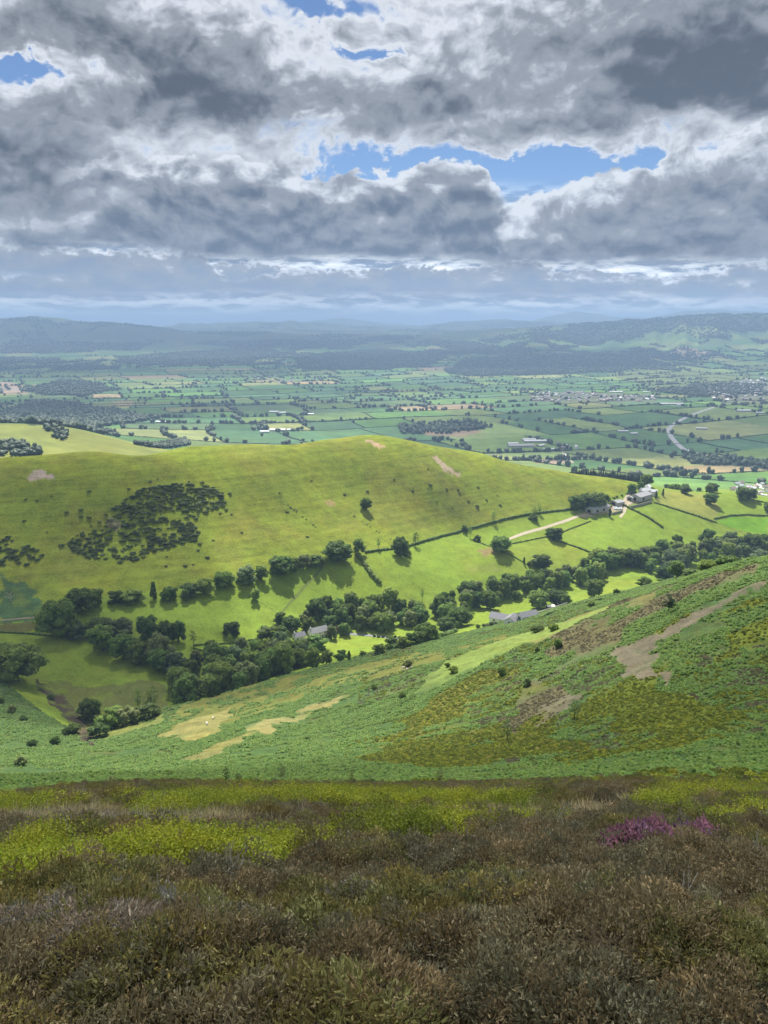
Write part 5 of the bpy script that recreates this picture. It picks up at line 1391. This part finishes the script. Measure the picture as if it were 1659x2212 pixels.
# sheep on the grass of the spur
WOOL = plain_mat('sheep_wool', (.66,.63,.56), .95, .15, 6)
def sheep_mesh():
    bm = bmesh.new()
    nodes = [((-.5,0,.62),.26),((-.2,0,.66),.33),((.2,0,.66),.33),((.48,0,.66),.25),((.66,0,.72),.13),((.80,0,.62),.12),((.94,0,.48),.07)]
    me = bpy.data.meshes.new('sheep'); V = [n[0] for n in nodes]; Ed = [(i, i+1) for i in range(6)]; Rr = [n[1] for n in nodes]
    for x in (-.42, .42):
        for y in (-.15, .15):
            b = len(V); V += [(x, y, .42), (x, y, .02)]; Rr += [.09, .045]; Ed += [(0 if x < 0 else 3, b), (b, b+1)]
    me.from_pydata(V, Ed, []); o = bpy.data.objects.new('sheep', me); COL.objects.link(o)
    md = o.modifiers.new('skin', 'SKIN'); o.modifiers.new('sub', 'SUBSURF').levels = 1
    for i, sv in enumerate(me.skin_vertices[0].data): sv.radius = (Rr[i], Rr[i]*.95); sv.use_root = i == 0
    dg = bpy.context.evaluated_depsgraph_get(); m2 = bpy.data.meshes.new_from_object(o.evaluated_get(dg)); bpy.data.objects.remove(o)
    m2.materials.clear(); m2.materials.append(WOOL); bm.free(); return m2
sm = sheep_mesh(); p = hit(461, 1553, 100)
for px, py, lb in ((461,1553,'white sheep on the pale grass of the spur, upper right of two'),(447,1566,'white sheep on the pale grass of the spur, lower left of two')):
    p = hit(px, py, 100); o = link('sheep', sm, label=lb, cat='sheep', group='sheep on the spur'); o.location = p; o.rotation_euler = (0, 0, RNG.uniform(0, 6)); o.scale = (1.25,)*3
# rocks under the round bush
def rock(px, py, r, label, seed):
    p = hit(px, py, 100); v, f = ICO2; rng = np.random.default_rng(seed)
    V = v*(1+rng.uniform(-.25, .25, len(v)))[:, None]*np.array([r, r*.8, r*.55])
    o = link('rock', mesh_np('rock', V, f, [STONE], False), label=label, cat='rock', group='rocks under the round bush'); o.location = p
for k, (px, py, r, lb) in enumerate(((872,1442,1.0,'largest grey rock left of the round bush on the spur'),(879,1445,.7,'grey rock right under the round bush on the spur'),(889,1441,.6,'small rock at the right of the round bush on the spur'),(866,1445,.5,'smallest rock at the left end of the pile on the spur'))): rock(px, py, r, lb, k)
# ------------------------------------------------------------------ ground cover nobody could count: bracken, heather, bilberry
def instancer(name, P, rot, scl, proto):
    me = bpy.data.meshes.new(name); n = len(P)
    me.vertices.add(n); me.vertices.foreach_set('co', np.asarray(P, np.float32).ravel())
    for nm, A in (('rot', rot), ('scl', scl)):
        a = me.attributes.new(nm, 'FLOAT_VECTOR', 'POINT'); a.data.foreach_set('vector', np.asarray(A, np.float32).ravel())
    o = link(name, me, kind='stuff')
    po = bpy.data.objects.new(name+'_plant', proto)
    g = bpy.data.node_groups.new(name, 'GeometryNodeTree')
    g.interface.new_socket('Geometry', in_out='INPUT', socket_type='NodeSocketGeometry'); g.interface.new_socket('Geometry', in_out='OUTPUT', socket_type='NodeSocketGeometry')
    i, q = g.nodes.new('NodeGroupInput'), g.nodes.new('NodeGroupOutput')
    inst = g.nodes.new('GeometryNodeInstanceOnPoints'); oi = g.nodes.new('GeometryNodeObjectInfo')
    oi.inputs['Object'].default_value = po; oi.inputs['As Instance'].default_value = True
    g.links.new(i.outputs[0], inst.inputs['Points']); g.links.new(oi.outputs['Geometry'], inst.inputs['Instance'])
    for nm, s in (('rot','Rotation'), ('scl','Scale')):
        a = g.nodes.new('GeometryNodeInputNamedAttribute'); a.data_type = 'FLOAT_VECTOR'; a.inputs['Name'].default_value = nm
        if s == 'Rotation':
            e = g.nodes.new('FunctionNodeEulerToRotation'); g.links.new(a.outputs[0], e.inputs[0]); g.links.new(e.outputs[0], inst.inputs[s])
        else: g.links.new(a.outputs[0], inst.inputs[s])
    g.links.new(inst.outputs[0], q.inputs[0])
    md = o.modifiers.new('scatter', 'NODES'); md.node_group = g
    return o
def scatter(name, x, y, smin, smax, protos, sink=.04, tilt=.15, hs=(.8, 1.25), seed=1):
    rng = np.random.default_rng(seed); n = len(x); z = ground(x, y)
    which = rng.integers(len(protos), size=n)
    s = rng.uniform(smin, smax, n)
    for k, pm in enumerate(protos):
        m = which == k
        if not m.any(): continue
        nk = m.sum()
        P = np.stack([x[m], y[m], z[m]-sink*s[m]], -1)
        rot = np.stack([rng.normal(0, tilt, nk), rng.normal(0, tilt, nk), rng.uniform(0, 6.28, nk)], -1)
        scl = np.stack([s[m], s[m], s[m]*rng.uniform(*hs, nk)], -1)
        instancer(name, P, rot, scl, pm)
# --- plants
MB = {k: leaf_mat('plant_'+k, c, v, t) for k, c, v, t in (('bracken',(.180,.280,.062),.4,.6),('heather_brown',(.228,.190,.114),.6,.3),('heather_olive',(.225,.205,.080),.6,.35),('heather_grey',(.27,.235,.195),.5,.25),('heather_green',(.185,.170,.066),.5,.35),
     ('bilberry',(.270,.300,.030),.45,.45),('bilberry_dark',(.150,.185,.025),.5,.5),('bell',(.25,.135,.205),.7,.4),('dry',(.36,.31,.19),.5,.4),('heather_far',(.145,.130,.068),.5,.4),('russet',(.16,.10,.04),.5,.3))}
def frond_mesh(seed, n=13):
    rng = np.random.default_rng(seed); V, F, S = [], [], []
    for k in range(n):
        a = 2*pi*k/n+rng.uniform(-.3, .3); L = rng.uniform(.45, .85); h = rng.uniform(.35, .75); w = rng.uniform(.16, .26); d = np.array([cos(a), sin(a)]); t = np.array([-sin(a), cos(a)]); o = len(V); sh = rng.uniform(.2, 1)
        for u, zz, ww in ((.05, .1, .2), (.4, .85, 1), (.75, 1.0, .8), (1.05, .78, .12)):
            c = d*L*u
            for sg in (-1, 1): V.append((c[0]+t[0]*sg*w*ww, c[1]+t[1]*sg*w*ww, h*zz+rng.uniform(-.04, .04))); S.append(sh)
        for i in range(3): F.append((o+i*2, o+i*2+1, o+i*2+3, o+i*2+2))
    me = quadmesh('bracken', V, F, [MB['bracken']], False)
    at = me.attributes.new('shade', 'FLOAT', 'POINT'); at.data.foreach_set('value', np.array(S, np.float32)); return me
def tuft_mesh(name, seed, mat, n=2000, r=.30, h=.30, bl=.024, bw=.0036, spread=1.0, upright=.45, fork=0.0):
    """dome of fine upright sprigs"""
    rng = np.random.default_rng(seed)
    q = np.sqrt(rng.uniform(0, 1, n))*r; a = rng.uniform(0, 6.283, n)
    lump = .75+.25*np.cos(a*3+seed)+rng.uniform(-.2, .2, n)
    top = h*(1-(q/r)**2*.62)*np.clip(lump, .55, 1.15)
    B = np.stack([q*np.cos(a), q*np.sin(a), top-bl*rng.uniform(.5, 1.2, n)], -1); B[:, 2] = np.maximum(B[:, 2], 0)
    D = np.stack([np.cos(a)*spread*q/r, np.sin(a)*spread*q/r, np.full(n, upright)], -1)+rng.normal(0, .38, (n, 3)); D /= np.linalg.norm(D, axis=1)[:, None]
    L = bl*rng.uniform(.6, 1.4, n)[:, None]; T = np.cross(D, rng.normal(0, 1, (n, 3))); T /= np.linalg.norm(T, axis=1)[:, None]; w = bw*rng.uniform(.7, 1.5, n)[:, None]
    T2 = np.cross(D, T)
    V = np.stack([B-T*w*.5, B+T*w*.5, B+D*L*.6+T*w, B+D*L, B+D*L*.6-T*w,  B+D*L*.25-T2*w, B+D*L*.25+T2*w, B+D*L*.95], 1).reshape(-1, 3)
    i = np.arange(n)[:, None]*8
    F = np.concatenate([i+np.array([c]) for c in ((0,1,2),(0,2,4),(4,2,3),(5,6,7))])
    # inner mass: woody stems, darkened for the shade between the sprigs
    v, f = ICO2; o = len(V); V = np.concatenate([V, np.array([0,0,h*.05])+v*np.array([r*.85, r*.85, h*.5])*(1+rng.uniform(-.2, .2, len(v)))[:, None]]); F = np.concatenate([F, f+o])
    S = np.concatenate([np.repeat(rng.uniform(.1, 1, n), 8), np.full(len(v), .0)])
    me = mesh_np(name, V, F, [mat, CORE_SHADE], False, (np.arange(len(F)) >= len(F)-len(f)).astype(int)); at = me.attributes.new('shade', 'FLOAT', 'POINT'); at.data.foreach_set('value', S.astype(np.float32)); return me
def leafy_mesh(name, seed, mat, n=1320, r=.30, h=.34, size=.0105):
    """bilberry: upright twigs set with small oval leaves"""
    rng = np.random.default_rng(seed); ns = n//12; C, N = [], []
    for k in range(ns):
        q = sqrt(rng.uniform())*r; a = rng.uniform(0, 6.283); hh = h*(1-.5*(q/r)**2)*rng.uniform(.7, 1.15); lean = rng.normal(0, .12, 2)
        for j in range(12):
            t = .35+.65*(j+rng.uniform())/12; b = rng.uniform(0, 6.283)
            C.append((q*cos(a)+lean[0]*hh*t+cos(b)*.022, q*sin(a)+lean[1]*hh*t+sin(b)*.022, hh*t)); N.append((cos(b)*.7, sin(b)*.7, .75))
    V, F = leaf_quads(np.array(C), np.array(N), size, rng)
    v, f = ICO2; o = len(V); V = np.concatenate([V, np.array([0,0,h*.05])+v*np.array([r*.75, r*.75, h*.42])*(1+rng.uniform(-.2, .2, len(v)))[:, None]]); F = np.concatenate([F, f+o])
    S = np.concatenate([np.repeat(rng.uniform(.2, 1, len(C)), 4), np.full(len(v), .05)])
    me = mesh_np(name, V, F, [mat, CORE_SHADE], False, (np.arange(len(F)) >= len(F)-len(f)).astype(int)); at = me.attributes.new('shade', 'FLOAT', 'POINT'); at.data.foreach_set('value', S.astype(np.float32)); return me
CORE_SHADE = plain_mat('tuft_core_shade', (.036,.030,.020), .95, .4, 20)  # woody stems and the shade inside the tufts, put into one dark colour
BRK = [frond_mesh(s) for s in (1, 2, 3)]
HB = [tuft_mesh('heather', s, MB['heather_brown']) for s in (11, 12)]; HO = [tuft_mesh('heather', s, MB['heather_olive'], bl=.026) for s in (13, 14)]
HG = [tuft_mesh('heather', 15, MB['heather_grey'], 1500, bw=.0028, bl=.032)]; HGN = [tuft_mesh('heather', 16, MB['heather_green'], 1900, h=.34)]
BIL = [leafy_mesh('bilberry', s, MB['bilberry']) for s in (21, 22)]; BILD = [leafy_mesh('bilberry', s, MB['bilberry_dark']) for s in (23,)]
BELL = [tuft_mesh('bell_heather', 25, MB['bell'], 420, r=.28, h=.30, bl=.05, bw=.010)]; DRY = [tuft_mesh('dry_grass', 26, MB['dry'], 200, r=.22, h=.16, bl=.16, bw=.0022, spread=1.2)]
def lowlump(name, seed, mat): return bush(name, seed, mat, 7, 34, .12, .62)
FARH = [lowlump('heather', s, MB['heather_far']) for s in (41, 42)]; FARB = [lowlump('bilberry', s, MB['bilberry_dark']) for s in (43, 44)]; FARY = [lowlump('bilberry', 45, MB['bilberry'])]
# --- bracken hillside
rng = np.random.default_rng(77)
def polar(n, r0, r1, half=31):
    return np.sqrt(rng.uniform(r0*r0, r1*r1, n)), rng.uniform(rad(-half), rad(half), n)
BX, BY, BS = [], [], []
for n, r0, r1, s in ((46000, 42, 160, 1.15), (60000, 160, 300, 1.5), (62000, 300, 520, 2.0)):
    R, ph = polar(n, r0, r1); m = R < np.interp(ph, EDGE_PH, EDGE_R); BX.append((R*np.sin(ph))[m]); BY.append((R*np.cos(ph))[m]); BS.append(np.full(m.sum(), s))
BX, BY, BS = map(np.concatenate, (BX, BY, BS))
C, reg = base_col(BX, BY)
isbr = (C[:, 1]-C[:, 0] > .012) & (C[:, 2] > .022) & (C[:, 1] < .115); isbil = (C[:, 2] < .022) & (C[:, 1] < .14); ish = (C[:, 0] > C[:, 1]*1.03) & (C[:, 0] < .108)
patchy = fbm(BX/16, BY/16, 3, 101) > -.48
ledge = fbm((BX*.35+BY)/7, (BX-BY*.3)/40, 3, 105)
sprk = fbm(BX/5, BY/5, 2, 107); spz = (BX > -10)*sstep(fbm(BX/40, BY/40, 2, 109), -.2, .3)
isbil |= isbr & (sprk*spz > .12); ish |= isbr & (sprk*spz < -.22); isbr &= ~(isbil | ish)
m = isbr & patchy & (ledge > -.36)
for lo, hi_ in ((1.1, 1.2), (1.4, 1.6), (1.9, 2.1)):
    k = m & (BS > lo) & (BS < hi_); scatter('bracken', BX[k], BY[k], lo*.34, hi_*.62, BRK, seed=int(lo*10), hs=(.55, .85))
    k = isbil & (BS > lo) & (BS < hi_) & (rng.uniform(size=len(BX)) < .75); scatter('bilberry_slope', BX[k], BY[k], lo*.4, hi_*.7, FARB+FARY, seed=int(lo*10)+1, hs=(.45, .75))
    k = ish & (BS > lo) & (BS < hi_) & (rng.uniform(size=len(BX)) < .7); scatter('heather_slope', BX[k], BY[k], lo*.35, hi_*.6, FARH, seed=int(lo*10)+2, hs=(.4, .7))
# --- the heather moor at the viewer's feet
def zone(p, rmin=1.2):
    out = []                                            # plant tops stand above their roots: follow the roots
    for px, py in p:
        h = hit(px, py, rmin); out.append((px, py + .27*FOC/np.linalg.norm(h-np.array([0, 0, EYE]))))
    return hitpoly(out, rmin)
Z_BIL = [zone(p) for p in ([(-40,1850),(130,1832),(260,1818),(390,1800),(440,1806),(640,1812),(645,1838),(560,1858),(420,1878),(300,1890),(180,1902),(100,1918),(-40,1936)],
    [(-40,1742),(270,1742),(310,1728),(460,1718),(700,1712),(1000,1722),(1190,1728),(1195,1741),(1000,1743),(700,1746),(300,1758),(-40,1760)], [(1300,1742),(1380,1712),(1500,1700),(1700,1684),(1700,1722),(1560,1738),(1400,1748)],
    [(880,1800),(980,1775),(1100,1766),(1270,1757),(1290,1766),(1120,1782),(980,1797)], [(1500,1770),(1560,1752),(1700,1745),(1700,1778),(1600,1790)])]
Z_MOUND = zone([(750,1812),(780,1792),(850,1786),(912,1796),(918,1814),(850,1824)])
Z_BELL = [zone(p) for p in ([(1320,1838),(1340,1822),(1420,1806),(1462,1808),(1450,1822),(1380,1836)], [(1478,1832),(1485,1814),(1525,1812),(1532,1830)])]
Z_PATH = zone([(-40,1758),(300,1753),(700,1758),(1000,1742),(1300,1730),(1700,1706),(1700,1722),(1300,1747),(1000,1764),(700,1781),(300,1780),(-40,1785)])
MX, MY = [], []
for n, r0, r1 in ((1900, 2.2, 8), (4200, 8, 18), (9000, 18, 48)):
    R, ph = polar(n, r0, r1, 36); MX.append(R*np.sin(ph)); MY.append(R*np.cos(ph))
MX, MY = np.concatenate(MX), np.concatenate(MY); MR = np.hypot(MX, MY)
wxx = MX+fbm(MX/1.3, MY/1.3, 3, 111)*.5; wyy = MY+fbm(MX/1.3+5, MY/1.3, 3, 113)*.8
path = inpoly(wxx, wyy, Z_PATH)
bil = np.zeros(len(MX), bool)
for z in Z_BIL: bil |= inpoly(wxx, wyy, z)
mound = inpoly(MX, MY, Z_MOUND); bell = np.zeros(len(MX), bool)
for z in Z_BELL: bell |= inpoly(wxx*.5+MX*.5, wyy*.5+MY*.5, z)
rim = MR > 19
u = rng.uniform(size=len(MX)); f1 = fbm(MX/.9, MY/.9, 3, 115); f2 = fbm(MX/1.2+9, MY/1.2, 3, 117)
rimbil = rim & (fbm(MX/7, MY/2.6, 3, 119) > -.05) & ~path
done = path.copy()
def take(m, name, protos, smin, smax, seed, **kw):
    global done
    m = m & ~done
    scatter(name, MX[m], MY[m], smin, smax, protos, seed=seed, **kw); done |= m
for zb_ in Z_BELL:
    q = rng.uniform(zb_.min(0)[:2], zb_.max(0)[:2], (600, 2)); q = q[inpoly(q[:, 0], q[:, 1], zb_)][:30]
    scatter('bell_heather', q[:, 0], q[:, 1], .65, .95, BELL, seed=len(q), sink=-.085)
    done |= inpoly(MX, MY, zb_)
band = inpoly(wxx, wyy, Z_BIL[1]) | inpoly(wxx, wyy, Z_BIL[2])
take(band & (u > .1), 'bilberry', BIL+BILD, 1.0, 1.5, 12, hs=(.8, 1.2))
take(mound, 'bilberry', BILD, 1.0, 1.5, 2, hs=(1.0, 1.4))
take(bil & (u > .12), 'bilberry', BIL, .8, 1.3, 3)
take(rimbil & (u > .35), 'bilberry', BIL+BILD, .5, 1.15, 4)
take(~rim & (u < .035), 'bilberry', BIL, .35, .6, 5)
take(f1 > .50, 'heather', HGN, .8, 1.3, 6)
take((f2 > .40) & (u > .3), 'heather', HG, .8, 1.2, 7)
take((f1+f2*.6+(u-.5)*.5) > .10, 'heather', HO, .8, 1.3, 8)
take(np.ones(len(MX), bool), 'heather', HB, .75, 1.25, 9)
# dry grass of the path, thin grass among the heather
k = path & (u < .97); scatter('dry_grass', MX[k], MY[k], .9, 1.4, DRY, seed=31, hs=(.5, .9))
k = (u > .93) & ~path; scatter('dry_grass', MX[k], MY[k], .6, 1.2, DRY, seed=32)
# bleached woody stems
def stem_mesh(seed):
    rng = np.random.default_rng(seed); parts = []
    for k in range(7):
        a = rng.uniform(0, 6.28); L = rng.uniform(.2, .42); e = np.array([cos(a)*.12, sin(a)*.12, L])
        parts.append(tube([(0,0,-.02), e*.5+rng.normal(0, .02, 3), e], [.006,.004,.002], 4))
        for j in range(2):
            b = e*.6; parts.append(tube([b, b+rng.normal(0, .07, 3)+np.array([0,0,.08])], [.003,.0015], 3))
    V, F = join(parts); return quadmesh('dead_stems', V, F, [DEADWOOD])
R, ph = polar(26, 2.8, 11, 32); scatter('dead_heather_stems', R*np.sin(ph), R*np.cos(ph), .7, 1.3, [stem_mesh(s) for s in (1, 2)], seed=41)

# gorse of the thicket too dense to count
GP = hitpoly(GZ[0][0], 400); g = np.random.default_rng(9).uniform(GP.min(0)[:2], GP.max(0)[:2], (2600, 2))
g = g[inpoly(g[:, 0], g[:, 1], GP) & (fbm(g[:, 0]/13, g[:, 1]/13, 3, 91) > -.12)][:520]
scatter('gorse_thicket', g[:, 0], g[:, 1], 2.2, 5.2, GORSE, seed=51, hs=(.35, .6))

g = np.random.default_rng(19).uniform(GP.min(0)[:2], GP.max(0)[:2], (1500, 2)); g = g[inpoly(g[:, 0], g[:, 1], GP)][:170]
scatter('thicket_scrub', g[:, 0], g[:, 1], 2.5, 5.0, [bush('scrub', 71, LEAF['grey'], 8, 44, .10, .55)], seed=52, hs=(.25, .45))
